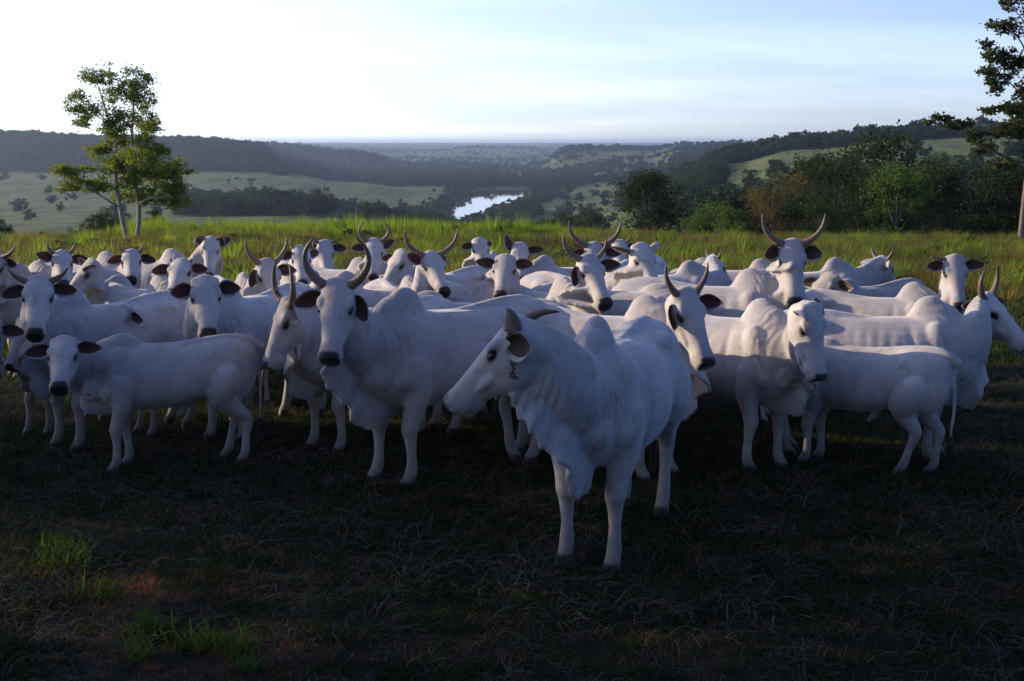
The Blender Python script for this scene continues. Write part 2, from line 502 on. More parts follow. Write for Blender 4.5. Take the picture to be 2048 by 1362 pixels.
    for i, (C_, t_) in enumerate(zip(NC, tt)):
        tg = nrm(TG[i]); zr = np.array([0, 0, 1.0])
        up = nrm(zr - tg * (zr @ tg)); A = np.cross(up, tg); ups.append(up)
        q = max(t_, 0)
        h = (.255 * (1 - q) ** 1.3 + .150 * (1 - (1 - q) ** 1.3)) * (.92 if calf else 1) * (1 - .12 * smooth01((q - .7) / .3)) * (1 if t_ >= 0 else .85)
        w = (.150 * (1 - q) + .092 * q) * slim * (1 if t_ >= 0 else .8)
        if hs > 1.1 and q > .5: h *= 1.05; w *= 1.08
        V.append(section(C_ - up * (.05 * (1 - q)), A, up, w, h, 20, .10))
    A_e = np.cross(ups[-1], nrm(TG[-1]))
    for kx, kr in ((.035, .86), (.065, .60), (.085, .25)):
        V.append(section(Pn + nrm(TG[-1]) * kx * hs, A_e, ups[-1], .092 * slim * kr, .135 * kr, 20, .10))
    B.add(np.concatenate(V), loft_faces(len(NC) + 3, 20))
    # --- dewlap: a thin loose sheet from throat to brisket
    dl = c.get('dewlap', 1.0) * (.5 if calf else 1.0)
    path, dirs, dep = [], [], []
    for i in range(len(NC) - 1, 0, -1):
        q = tt[i]; h = (.255 * (1 - q) ** 1.3 + .150 * (1 - (1 - q) ** 1.3))
        path.append(NC[i] - ups[i] * (h * .80 + .05 * (1 - q))); dirs.append(-ups[i] + np.array([.15, 0, 0]) * (1 - q)); dep.append((.075 + .11 * (1 - q) ** .6) * (c.get('throat', .35) if q > .9 else 1) * dl)
    for p_, d_, e_ in (((.36, 0, .74), (.35, 0, -1), .17), ((.30, 0, .66), (.2, 0, -1), .17), ((.18, 0, .62), (.1, 0, -1), .12), ((.04, 0, .60), (0, 0, -1), .07), ((-.12, 0, .60), (0, 0, -1), .03)):
        path.append(np.array(p_)); dirs.append(np.array(d_)); dep.append(e_ * dl)
    PP = cr(np.column_stack([path, dirs, dep]), 5)
    V = []; ph = rng.uniform(0, 6)
    for i, r in enumerate(PP):
        p_, d_, e_ = r[:3], nrm(r[3:6]), max(r[6], .01)
        tg = nrm(PP[min(i + 1, len(PP) - 1), :3] - PP[max(i - 1, 0), :3]); A = nrm(np.cross(tg, d_))
        wv = c.get('ruffle', .014) * dl
        rows = []
        for j, (q, th) in enumerate(((-.04, .05), (.35, .036), (.7, .022), (1.0, .016))):
            e2 = e_ * (1 + (.055 * sin(i * .8 + ph) + .03 * sin(i * 1.7 + 2 * ph)) * (q > .9)) if q > 0 else 1
            off = wv * max(q, 0) * (.55 * sin(i * .75 + ph) + .8 * sin(i * .33 + 1))
            rows.append((p_ + d_ * (q * (e2 if q > 0 else 1)) + A * off, th))
        sec = [a + A * th for a, th in rows] + [a - A * th for a, th in rows[::-1]]
        V.append(np.array(sec))
    B.add(np.concatenate(V), loft_faces(len(PP), 8))
    # --- head
    HS = cr(HEAD_S, 3); V = []
    for f, w, h, cu in HS:
        V.append(section(hp(f, 0, cu), S, U, w * hs, h * hs, 24, -.10, .86))
    B.add(np.concatenate(V), loft_faces(len(HS), 24))
    Rh = np.array([F, S, U])
    B.add(*ellipsoid(hp(.13, 0, -.215), (.16 * hs, .082 * hs, .090 * hs), Rh))
    B.add(*ellipsoid(hp(-.02, 0, -.045), (.045 * hs, .085 * hs, .05 * hs), Rh))
    for sg in (-1, 1):
        B.add(*ellipsoid(hp(.125, sg * .094, -.046), (.060 * hs, .036 * hs, .034 * hs), Rh))
        B.add(*ellipsoid(hp(.22, sg * .076, -.135), (.15 * hs, .026 * hs, .035 * hs), Rh))
        B.add(*ellipsoid(hp(.500, sg * .044, -.062), (.042 * hs, .031 * hs, .026 * hs), Rh))
        B.add(*ellipsoid(hp(.475, sg * .050, -.125), (.058 * hs, .030 * hs, .050 * hs), Rh))
        B.add(*ellipsoid(hp(-.01, sg * .084, -.055), (.035 * hs, .035 * hs, .04 * hs), Rh))
    B.add(*ellipsoid(hp(.455, 0, -.176), (.080 * hs, .048 * hs, .030 * hs), Rh))
    tf_ = c.get('throatflap', 1.0)
    B.add(*ellipsoid(hp(.13, 0, -.255 - .02 * tf_), (.13 * tf_ ** .5 * hs, .024 * hs, .055 * tf_ * hs), Rh))
    B.add(*ellipsoid(P + (F * .04 - U * .20) * hs, (.11 * hs, .075 * hs, .09 * hs), Rh))
    # --- tail
    tl = [(-1.33 * bl, 0, 1.13 if calf else 1.17), (-1.42 * bl, 0, 1.07 if calf else 1.10), (-1.462 * bl, .0, .93), (-1.475 * bl, .01, .70), (-1.46 * bl, .015, .50), (-1.455 * bl, .0, .42)]
    B.add(*tube(tl, [.040, .032, .024, .019, .017, .014], 10, 4, (0, 1, 0)))
    if c.get('sheath', calf or idx % 3 == 0):
        B.add(*tube([(-.62, 0, .66), (-.56, 0, .56), (-.50, 0, .49)], [.06, .04, .015], 10, 3))
    # --- one continuous skin
    vox = c.get('vox', .0115 if D < 9.6 else .0145 if D < 12 else .019 if D < 15 else .026)
    me0 = bpy.data.meshes.new('tmp'); me0.from_pydata([tuple(v) for v in B.verts()], [], B.f)
    ob = bpy.data.objects.new('tmp', me0); COL.objects.link(ob)
    rm = ob.modifiers.new('r', 'REMESH'); rm.mode = 'VOXEL'; rm.voxel_size = vox
    sm = ob.modifiers.new('s', 'SMOOTH'); sm.factor = .5; sm.iterations = max(3, int(round(.05 / vox)))
    dg = bpy.context.evaluated_depsgraph_get(); dg.update()
    ev = ob.evaluated_get(dg); me1 = ev.to_mesh()
    nv = len(me1.vertices); co = np.empty(nv * 3, np.float32); me1.vertices.foreach_get('co', co); co = co.reshape(-1, 3).astype(float)
    no = np.empty(nv * 3, np.float32); me1.vertices.foreach_get('normal', no); no = no.reshape(-1, 3)
    npoly = len(me1.polygons); li = np.empty(len(me1.loops), np.int32); me1.loops.foreach_get('vertex_index', li)
    quads = li.reshape(-1, 4)
    ev.to_mesh_clear(); bpy.data.objects.remove(ob); bpy.data.meshes.remove(me0)
    # --- fine modelling and colour masks in head space
    Q = (co - P) / hs; f = Q @ F; si = Q @ S; u = Q @ U
    near = (np.abs(f - .25) < .4) & (np.abs(si) < .2) & (u > -.32) & (u < .08)
    R_ = np.zeros(nv); G_ = np.zeros(nv); B_ = np.zeros(nv)
    disp = np.zeros(nv)
    ab = np.abs(si)
    de = np.sqrt(((f - .168 - .35 * np.maximum(-(u + .07), 0)) * .80) ** 2 + ((u + .070) * 1.45) ** 2 + ((ab - .120) * .6) ** 2)
    disp -= np.where(near, .010 * np.exp(-(de / .030) ** 2) * hs, 0)
    disp -= np.where(near, .008 * np.exp(-((f - .27) / .06) ** 2 - ((u + .10) / .03) ** 2) * hs, 0)
    ml = np.exp(-((u + .148 - (f - .45) * .10) / .0055) ** 2) * smooth01((f - .40) / .06) * near
    disp -= ml * .004 * hs
    dn_ = np.sqrt(((f - .530) / 1) ** 2 + ((ab - .048) * 1.0) ** 2 + ((u + .072) * .9) ** 2)
    disp -= np.where(near, .016 * np.exp(-(dn_ / .013) ** 2) * hs, 0)
    # ribs and shoulder line
    x, y_, z = co.T
    rib = smooth01((x + .95) / .15) * smooth01((-.12 - x) / .12) * smooth01((np.abs(y_) - .12) / .1) * smooth01((z - .62) / .2) * smooth01((1.2 - z) / .12)
    disp += (.0034 * c.get('ribs', rng.uniform(.15, .9))) * rib * np.sin((x + .15 * (z - .9)) * 62 + 1.5 * np.sin(z * 9)) * (.6 + .4 * np.sin(x * 9 + z * 5))
    disp -= .012 * np.exp(-((x + .155 + .15 * (z - .9)) / .035) ** 2) * smooth01((np.abs(y_) - .1) / .08) * smooth01((z - .6) / .15) * smooth01((1.25 - z) / .2)
    fl = np.exp(-((x + .93) / .09) ** 2 - ((z - 1.04) / .09) ** 2) * smooth01((np.abs(y_) - .1) / .08)
    disp -= .02 * fl
    co = co + no * disp[:, None]
    R_ = np.maximum(R_, np.where(near, smooth01((.042 - de) / .016), 0))
    nose = smooth01((f - .492) / .012) * smooth01((u + .148) / .014) * smooth01((.074 - ab) / .012) * near
    nose = np.maximum(nose, smooth01((f - .505) / .01) * smooth01((.056 - ab) / .01) * smooth01((u + .175) / .01) * near * .8)
    R_ = np.maximum(R_, nose * (0.96 if not c.get('paleface') else .9))
    R_ = np.maximum(R_, ml * .30)
    R_ = np.maximum(R_, near * smooth01((.026 - np.sqrt((f - .535) ** 2 + (ab - .055) ** 2 + ((u + .078) * .8) ** 2)) / .010))
    if 'scar' in c:
        q_ = np.where(si * c['scar'] > 0.04, 1.0, 0.0) * near
        for (f0, u0, f1, u1) in ((.115, -.160, .130, -.195), (.130, -.195, .165, -.200), (.165, -.200, .175, -.222), (.150, -.205, .160, -.235), (.12, -.175, .105, -.185)):
            tq_ = np.clip(((f - f0) * (f1 - f0) + (u - u0) * (u1 - u0)) / ((f1 - f0) ** 2 + (u1 - u0) ** 2), 0, 1)
            R_ = np.maximum(R_, q_ * smooth01((.0085 - np.hypot(f - f0 - tq_ * (f1 - f0), u - u0 - tq_ * (u1 - u0))) / .004) * .9)
    B_ = np.maximum(B_, np.where(near, .45 * smooth01((.075 - de) / .05), 0))
    B_ = np.maximum(B_, np.where(near, .35 * smooth01((f - .42) / .05), 0))
    hz_ = co[:, 2]
    gk = c.get('grey', rng.uniform(.0, .55))
    G_ = gk * smooth01((x + .28) / .25) * smooth01((hz_ - .75) / .25) * (1 - .75 * near) * (.65 + .35 * np.sin(7 * x + 5 * hz_ + idx))
    G_ = np.maximum(G_, .5 * gk * smooth01((.80 - hz_) / .25) * smooth01((hz_ - .45) / .1))
    R_ = np.maximum(R_, smooth01((.060 - hz_) / .02) * .85)
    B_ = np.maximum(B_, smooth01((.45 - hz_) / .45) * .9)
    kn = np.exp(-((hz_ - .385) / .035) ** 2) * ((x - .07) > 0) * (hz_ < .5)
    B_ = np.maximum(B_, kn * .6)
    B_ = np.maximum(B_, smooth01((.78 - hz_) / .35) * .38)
    if c.get('dark', 0):
        B_ = np.maximum(B_, c['dark'])
    # nearest point of the neck axis for the folds
    dd = ((co[:, None, :] - NC[None, 1:, :]) ** 2).sum(2)
    k0 = dd.argmin(1); seg = np.clip(k0, 1, len(NC) - 3) + 1
    tg = NC[seg + 1 if False else np.minimum(seg + 1, len(NC) - 1)] - NC[seg - 1]
    tl_ = np.linalg.norm(tg, axis=1)
    al = np.cumsum(np.concatenate([[0], np.linalg.norm(np.diff(NC, axis=0), axis=1)]))
    fold = al[seg] + ((co - NC[seg]) * tg).sum(1) / tl_
    hd = nrm((Pn - N0) * np.array([1, 1, 0]))
    fold_h = (co - N0) @ hd
    mind = np.sqrt(dd.min(1))
    fmask = smooth01((.42 - mind) / .12) * smooth01((x + .02) / .12) * smooth01((al[-1] - fold) / .08) * (1 - smooth01((f + .02) / .06) * near)
    # --- ears
    me_v = [co]; faces = quads; mi = [np.zeros(len(quads), np.int32)]; extra = []
    base_n = nv
    el = c.get('earlen', .208 if not calf else .235) * (1 if not calf else .92)
    ers = c.get('ears', ('h', 'h'))
    E = {'h': (1, -.08, .12), 'd': (.80, -.45, .10), 'dd': (.35, -1, .1), 'u': (.9, .5, .1), 'b': (.7, .05, -.9), 'f': (.55, .1, .9), 'ub': (.8, .45, -.5), 'hd': (1, -.25, .1)}
    sgR = 1                                     # +S side is image-left on a cow that faces the camera
    tri_faces = []
    for sg, e in ((1, ers[0]), (-1, ers[1])):
        if e is None: continue
        eo, eu, ef = E[e] if isinstance(e, str) else e
        base = hp(.055, sg * (.105 + c.get('earout', 0)), -.082)
        td = S * sg * eo + Zu * eu + Wd * ef
        od = c.get('earopen', (0, -.15, 1.0)); od = S * sg * od[0] + Zu * od[1] + Wd * od[2]
        if abs(ef) > .6 and 'earopen' not in c: od = od + S * sg * .9
        Vo, Vi, Fe = ear_shell(base, td, od, el * hs, .062 * hs * c.get('earw', 1.0))
        for Vx, m_ in ((Vo, 1), (Vi, 2)):
            me_v.append(Vx); tri_faces.append(np.array(Fe) + base_n); me_mi = np.full((11, 8), m_, np.int32); me_mi[:, 0] = me_mi[:, -1] = 1; me_mi[-1, :] = 1; mi.append(me_mi.ravel()); base_n += len(Vx)
    V = np.concatenate(me_v); Fq = np.concatenate([faces] + tri_faces) if tri_faces else faces
    ne = len(V) - nv
    me = bpy.data.meshes.new('cow_body')
    me.vertices.add(len(V)); me.loops.add(Fq.size); me.polygons.add(len(Fq))
    me.vertices.foreach_set('co', V.astype(np.float32).ravel()); me.loops.foreach_set('vertex_index', Fq.astype(np.int32).ravel())
    me.polygons.foreach_set('loop_start', np.arange(0, Fq.size, 4, dtype=np.int32))
    me.polygons.foreach_set('material_index', np.concatenate(mi)); me.polygons.foreach_set('use_smooth', np.ones(len(Fq), bool))
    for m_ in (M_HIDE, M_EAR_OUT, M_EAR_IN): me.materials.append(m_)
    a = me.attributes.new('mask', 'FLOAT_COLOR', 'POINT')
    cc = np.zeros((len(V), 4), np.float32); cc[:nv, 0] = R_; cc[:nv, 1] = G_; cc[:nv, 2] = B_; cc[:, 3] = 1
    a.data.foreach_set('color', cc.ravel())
    for nm, arr in (('fold', fold_h * .8 + fold * .2), ('foldmask', fmask)):
        a = me.attributes.new(nm, 'FLOAT', 'POINT'); z_ = np.zeros(len(V), np.float32); z_[:nv] = arr; a.data.foreach_set('value', z_)
    me.update(calc_edges=True)
    o = obj('calf' if calf else 'cow', me, None, tuple(root), (0, 0, math.atan2(fwd[1], fwd[0])), (s, s, s))
    tag(o, c['label'], 'calf' if calf else 'cow', 'herd of white humped cattle')
    # --- horns
    hn = c.get('horns', ('none', 'none'))
    if isinstance(hn, str): hn = (hn, hn)
    hk = c.get('hk', 1.0)
    for sg, h in ((1, hn[0]), (-1, hn[1])):
        h = HORNS[h] if isinstance(h, str) else h
        if h is None: continue
        cps, r0 = h
        b0 = hp(-.005, sg * .082, -.050)
        Z2 = nrm(Zu + .0 * F)
        pts = [b0] + [b0 + (S * sg * a_ + Z2 * b_ + Wd * g_) * hk * hs for a_, b_, g_ in cps]
        tq = np.linspace(0, 1, 14)[:, None]
        C_ = (1 - tq) ** 3 * pts[0] + 3 * (1 - tq) ** 2 * tq * pts[1] + 3 * (1 - tq) * tq ** 2 * pts[2] + tq ** 3 * pts[3]
        rr = r0 * hs * sqrt(hk) * (1 - tq[:, 0]) ** .75 * .95 + .004
        K = 12; V = []
        TG = np.gradient(C_, axis=0); A = None
        for i in range(14):
            tg_ = nrm(TG[i]); ref = Wd if A is None else A
            A = nrm(ref - tg_ * (ref @ tg_)); V.append(section(C_[i], A, np.cross(tg_, A), rr[i] * 1.08, rr[i] * .95, K))
        hm = make_mesh('horn', np.concatenate(V), loft_faces(14, K), M_HORN)
        a = hm.attributes.new('along', 'FLOAT', 'POINT'); a.data.foreach_set('value', np.repeat(tq[:, 0], K).astype(np.float32))
        obj('horn', hm, o)
    # --- eyes
    for sg in (-1, 1):
        ev_, ef_ = ellipsoid(hp(.166, sg * .1115, -.070), (.021 * hs, .0095 * hs, .0155 * hs), Rh, 12, 8)
        obj('eye', make_mesh('eye', ev_, ef_, M_EYE), o)
    # --- tail tuft
    if D < 12.5:
        tv, tf = tube([(-1.455 * bl, 0, .44), (-1.45 * bl, .0, .36), (-1.44 * bl, .0, .27), (-1.43 * bl, .01, .20)], [.013, .030, .026, .004], 10, 4, (0, 1, 0))
        obj('tail_tuft', make_mesh('tail_tuft', tv, tf, M_TUFT), o)
    return o
SHADE = [(-14.5, 12.7, .86, 'dark', 0, 'low dense shade tree outside the left edge, nearest to the herd'), (-16.5, 13.2, .76, 'dark', 1, 'small shade tree outside the left edge, last along the row'),
         (-19.0, 13.4, .92, 'dark', 2, 'dense shade tree outside the left edge, behind the nearest one'), (-14.0, 8.2, 1.25, 'tall', 0, 'high crowned shade tree outside the left edge, beside the viewer'),
         (-13.6, 5.2, .50, 'dark', 1, 'low shade bush outside the left edge, level with the viewer'), (-17.5, 8.2, 1.3, 'tall', 1, 'second high crowned shade tree outside the left edge'),
         (-17.0, 3.0, 1.05, 'dark', 2, 'dense shade tree outside the left edge, just behind the viewer'),
         (-10.5, -7.0, 1.25, 'dark', 0, 'added unseen tree behind the viewer to dim the herd, leftmost of the row'), (-4.0, -10.5, 1.35, 'dark', 1, 'added unseen tree behind the viewer to dim the herd, second from the left'),
         (3.5, -11.0, 1.3, 'dark', 2, 'added unseen tree behind the viewer to dim the herd, third from the left'), (10.5, -8.5, 1.35, 'dark', 0, 'added unseen tree behind the viewer to dim the herd, fourth from the left'), (15.5, -2.5, 1.2, 'dark', 1, 'added unseen tree right of the viewer to dim the herd, last of the row')]  # the row behind the viewer is added to block low sky light
# ------------------------------------------------------------------ terrain
WATER_Z = -58.0
DK = np.array([95, 130, 200, 350, 600, 900, 1200, 1500, 1900, 2400, 3000, 4000, 5500, 8000, 13000.])
TAB = {  # picture column -> apparent height (row) of the land at each distance
 -900: (520, 540, 540, 520, 450, 400, 330, 300, 268, 285, 296, 290, 288, 287, 286),
 0:    (520, 540, 540, 500, 450, 415, 380, 350, 274, 290, 300, 290, 288, 287, 286),
 250:  (520, 540, 540, 500, 445, 415, 380, 350, 282, 290, 300, 290, 288, 287, 286),
 400:  (520, 540, 540, 500, 442, 412, 380, 348, 286, 290, 300, 290, 288, 287, 286),
 520:  (520, 540, 540, 500, 440, 414, 384, 350, 296, 296, 292, 296, 288, 287, 286),
 570:  (520, 540, 540, 500, 440, 416, 388, 356, 340, 330, 296, 298, 290, 287, 286),
 700:  (520, 540, 540, 500, 444, 425, 398, 368, 372, 352, 308, 318, 300, 290, 286),
 850:  (520, 540, 540, 510, 470, 452, 412, 384, 378, 362, 346, 336, 306, 291, 286),
 950:  (520, 540, 540, 520, 500, 456, 413, 387, 372, 362, 350, 342, 297, 292, 286),
 1050: (520, 540, 540, 520, 500, 454, 410, 386, 368, 356, 346, 338, 299, 291, 286),
 1150: (520, 540, 520, 500, 470, 440, 402, 382, 364, 342, 296, 318, 308, 290, 286),
 1290: (520, 540, 500, 470, 440, 412, 388, 366, 340, 320, 300, 302, 296, 290, 286),
 1370: (520, 535, 490, 455, 400, 352, 372, 350, 322, 300, 292, 298, 294, 290, 286),
 1450: (515, 520, 480, 435, 375, 322, 322, 315, 302, 292, 289, 296, 294, 290, 286),
 1600: (510, 510, 470, 420, 332, 296, 290, 296, 296, 290, 288, 294, 292, 289, 286),
 1800: (505, 500, 450, 398, 312, 280, 285, 290, 290, 290, 288, 292, 290, 289, 286),
 2048: (500, 495, 440, 380, 300, 272, 282, 288, 288, 288, 288, 290, 290, 288, 286),
 2900: (500, 490, 420, 350, 280, 262, 280, 288, 288, 288, 288, 290, 290, 288, 286)}
TU = np.array(sorted(TAB)); TV = np.array([TAB[k] for k in TU], float)
RIV = np.array([(600, 640, 60), (800, 760, 60), (900, 835, 48), (980, 878, 44), (1050, 908, 38), (1150, 944, 34), (1280, 970, 43), (1400, 1000, 47), (1540, 998, 54), (1620, 1010, 46), (1700, 1030, 20)], float)
def vnoise(x, y, sc, seed=0):
    """cheap smooth value noise on arrays"""
    x = x / sc; y = y / sc
    xi = np.floor(x).astype(np.int64); yi = np.floor(y).astype(np.int64)
    fx = x - xi; fy = y - yi; fx = fx * fx * (3 - 2 * fx); fy = fy * fy * (3 - 2 * fy)
    def h(a, b_):
        n = (a * 374761393 + b_ * 668265263 + seed * 1442695041) & 0x7fffffff
        n = ((n ^ (n >> 13)) * 1274126177) & 0x7fffffff
        return ((n ^ (n >> 16)) & 0xffff) / 65535.0
    return (h(xi, yi) * (1 - fx) + h(xi + 1, yi) * fx) * (1 - fy) + (h(xi, yi + 1) * (1 - fx) + h(xi + 1, yi + 1) * fx) * fy
def fbm(x, y, sc, seed=0, o=4):
    return sum(vnoise(x, y, sc / 2 ** i, seed + i) * .5 ** i for i in range(o)) / sum(.5 ** i for i in range(o)) - .5
LDK = np.log(DK)
def col_of(x, y):
    """picture column seen along a bearing (rows near the horizon)"""
    return 1024 + x / np.maximum(y, 1) * F_PX * 1.006
def table_z(x, y):
    y = np.maximum(y, 60.0)
    u = np.clip(col_of(x, y), TU[0], TU[-1])
    ld = np.clip(np.log(y), LDK[0], LDK[-1])
    i = np.clip(np.searchsorted(TU, u) - 1, 0, len(TU) - 2); fu = (u - TU[i]) / (TU[i + 1] - TU[i])
    j = np.clip(np.searchsorted(LDK, ld) - 1, 0, len(DK) - 2); fd = (ld - LDK[j]) / (LDK[j + 1] - LDK[j])
    fu = fu * fu * (3 - 2 * fu); fd = fd * fd * (3 - 2 * fd)
    v = (TV[i, j] * (1 - fu) + TV[i + 1, j] * fu) * (1 - fd) + (TV[i, j + 1] * (1 - fu) + TV[i + 1, j + 1] * fu) * fd
    yc = (681 - v) / F_PX
    return CAM_Z + y * (-sin(TILT) + yc * cos(TILT)) / (cos(TILT) + yc * sin(TILT))
def river(x, y):
    """signed distance-like value: < 1 inside the river"""
    c = np.interp(y, RIV[:, 0], RIV[:, 1]); w = np.interp(y, RIV[:, 0], RIV[:, 2])
    u = col_of(x, y)
    r = np.abs(u - c) / w
    return np.where((y < 1680) & (y > 600), r, 9.0)
def height(x, y):
    x = np.asarray(x, float); y = np.asarray(y, float)
    near = -0.045 * y
    uc = col_of(x, y)
    edge = 84 + 6 * fbm(x, y, 30, 3) - 18 * smooth01((330 - uc) / 200) - 20 * smooth01((uc - 1050) / 450)
    near = near - np.maximum(y - edge, 0) ** 1.35 * (.055 - .02 * smooth01((uc - 1200) / 200))
    far = table_z(x, y)
    k = smooth01((y - 92) / 60)
    z = near * (1 - k) + far * k
    z = z + fbm(x, y, 260, 11) * 9 * smooth01((y - 250) / 600) + fbm(x, y, 1500, 21) * 12 * smooth01((y - 3500) / 3000)
    z = z + fbm(x, y, 60, 31) * 3 * smooth01((y - 200) / 200) + fbm(x, y, 6, 41, 2) * .10 * smooth01((abs(y) - 3) / 3)
    r = river(x, y)
    bank = smooth01((r - .95) / .35)
    z = np.where(r < 8, (WATER_Z - 3) * (1 - bank) + np.maximum(z, WATER_Z + 2.0) * bank, np.where(y > 600, np.maximum(z, WATER_Z + 1.5), z))
    return z
def h1(x, y): return float(height(np.array([x]), np.array([y]))[0])

rows = np.concatenate([np.linspace(-60, 4, 14), np.linspace(5, 60, 70), np.linspace(61, 160, 80), np.geomspace(163, 4000, 230), np.geomspace(4100, 15000, 40)])
a_ = np.concatenate([np.linspace(-1.3, -.52, 26), np.linspace(-.5, .5, 260), np.linspace(.52, 1.3, 26)])
Y, A_ = np.meshgrid(rows, a_, indexing='ij')
X = A_ * (np.maximum(Y, -20) + 45)
Z = height(X, Y)
NR, NCc = Y.shape
idx = np.arange(NR * NCc).reshape(NR, NCc)
Fq = np.stack([idx[:-1, :-1], idx[:-1, 1:], idx[1:, 1:], idx[1:, :-1]], -1).reshape(-1, 4).astype(np.int32)
me = bpy.data.meshes.new('ground')
me.vertices.add(NR * NCc); me.loops.add(Fq.size); me.polygons.add(len(Fq))
me.vertices.foreach_set('co', np.stack([X, Y, Z], -1).astype(np.float32).ravel())
me.loops.foreach_set('vertex_index', Fq.ravel()); me.polygons.foreach_set('loop_start', np.arange(0, Fq.size, 4, dtype=np.int32))
me.polygons.foreach_set('use_smooth', np.ones(len(Fq), bool))
# where the far land carries meadow, scrub or woodland soil
UC = col_of(X, Y)
def forest_density(x, y, z=None):
    u = col_of(x, y)
    n = fbm(x, y, 170, 51) + .5 * fbm(x, y, 50, 52)
    d = np.zeros_like(u)
    left = smooth01((600 - u) / 40) * smooth01((y - 1500 - 130 * n) / 60) * smooth01((2200 - y) / 100)
    ridge2 = smooth01((u - 480) / 30) * smooth01((1010 - u) / 60) * smooth01((y - 1700 - 100 * n) / 100) * smooth01((3600 - y) / 300)
    c = np.interp(y, RIV[:, 0], RIV[:, 1]); w = np.interp(y, RIV[:, 0], RIV[:, 2])
    bl = (u - (c - w)) * y / F_PX; br = (u - (c + w)) * y / F_PX          # metres from each bank
    banks = ((y > 620) & (y < 1760)) * (smooth01((bl + 38 + 40 * n) / 12) * (bl < -3) + smooth01((60 + 60 * n - br) / 15) * (br > 3))
    grove = smooth01((u - 345) / 20) * smooth01((960 - u) / 30) * smooth01((y - 600 - 60 * n) / 30) * smooth01((1020 - y - .15 * (u - 380)) / 30)
    right = smooth01((u - 990) / 60) * (u < 1480) * ((y > 230) & (y < 3300)) * (.04 + .8 * smooth01((n - .08) / .14))
    beyond = smooth01((y - 1640) / 60) * smooth01((u - 850) / 60) * (u < 1180) * (y < 3400) * (.22 + 1.1 * smooth01((n - .02) / .2))
    plateau = smooth01((u - 1100) / 30) * (u < 1340) * (y > 2800) * (y < 3300)
    rr = smooth01((u - 1330) / 30) * (y > 230) * (y < 2600) * (.55 + .8 * smooth01((n + .12) / .2))
    meadow = smooth01((u - 1440) / 20) * ((y > 560 + 30 * n) & (y < 820))
    meadow2 = (u > 1350) * (y > 250) * (y < 420) * smooth01((n + .02) / .05)
    open_ = (u > 1440) * (y > 360) * (y < 800)
    rr = rr * (1 - .97 * meadow) * (1 - .9 * meadow2) * (1 - .93 * open_)
    right = right * (1 - .93 * open_)
    far = .75 * smooth01((y - 3600) / 200) * smooth01((n + .1) / .2)
    scatter = .007 * ((y > 300) & (u < 1000))
    d = np.maximum.reduce([left, ridge2, banks * 1.0, grove, right, beyond, plateau * 1.0, rr, far, scatter])
    return np.clip(d, 0, 1) * (river(x, y) > 1.25)
FD = forest_density(X, Y)
a = me.attributes.new('wood', 'FLOAT', 'POINT'); a.data.foreach_set('value', FD.astype(np.float32).ravel())
me.update(calc_edges=True)
def ground_material():
    m, nt, p, out = mat('pasture_soil'); b = NB(nt)
    g = b.n('ShaderNodeNewGeometry').outputs['Position']
    sp = b.n('ShaderNodeSeparateXYZ'); b.link(g, sp.inputs[0])
    wood = b.attr('wood').outputs['Fac']
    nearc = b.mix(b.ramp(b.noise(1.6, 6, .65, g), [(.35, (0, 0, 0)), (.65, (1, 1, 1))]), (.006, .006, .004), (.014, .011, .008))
    farc = b.mix(b.ramp(b.noise(.011, 7, .62, g, .5), [(.36, (0, 0, 0)), (.62, (1, 1, 1))]), (.036, .066, .014), (.090, .125, .028))
    farc = b.mix(b.ramp(b.noise(.035, 5, .6, g), [(.47, (0, 0, 0)), (.60, (1, 1, 1))]), farc, (.030, .048, .014))
    # faint cattle terraces and mown strips across the slopes
    stripe = b.n('ShaderNodeTexWave'); stripe.inputs['Scale'].default_value = .012; stripe.inputs['Distortion'].default_value = 9; stripe.inputs['Detail'].default_value = 4
    b.link(g, stripe.inputs['Vector'])
    farc = b.mix(b.math('MULTIPLY', stripe.outputs['Fac'], .6), farc, (.115, .130, .034))
    farc = b.mix(wood, farc, (.022, .032, .012))
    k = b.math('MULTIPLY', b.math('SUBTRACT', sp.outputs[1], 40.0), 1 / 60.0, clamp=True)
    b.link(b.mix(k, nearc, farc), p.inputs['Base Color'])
    p.inputs['Roughness'].default_value = .95; p.inputs['Specular IOR Level'].default_value = .15
    bp = b.bump(b.noise(9, 7, .7, g), .9, .05); b.link(bp.outputs[0], p.inputs['Normal'])
    return m
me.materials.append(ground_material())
tag(obj('ground', me), kind='structure')

# river water
def water_material():
    m, nt, p, out = mat('river_water'); b = NB(nt)
    p.inputs['Base Color'].default_value = (.035, .045, .04, 1); p.inputs['Roughness'].default_value = .04
    g = b.n('ShaderNodeNewGeometry').outputs['Position']
    bp = b.bump(b.noise(.25, 3, .5, g), .03, .3); b.link(bp.outputs[0], p.inputs['Normal'])
    return m
yy = np.linspace(590, 1720, 40); cc_ = np.interp(yy, RIV[:, 0], RIV[:, 1]); ww = np.interp(yy, RIV[:, 0], RIV[:, 2]) * 1.5 + 10
Lx = (cc_ - ww - 1024) / F_PX / 1.006 * yy; Rx = (cc_ + ww - 1024) / F_PX / 1.006 * yy
wv = [(x, y, WATER_Z) for x, y in zip(Lx, yy)] + [(x, y, WATER_Z) for x, y in zip(Rx, yy)]
wf = [(i, i + 40, i + 41, i + 1) for i in range(39)]
tag(obj('river', make_mesh('river', wv, wf, water_material())), kind='structure')

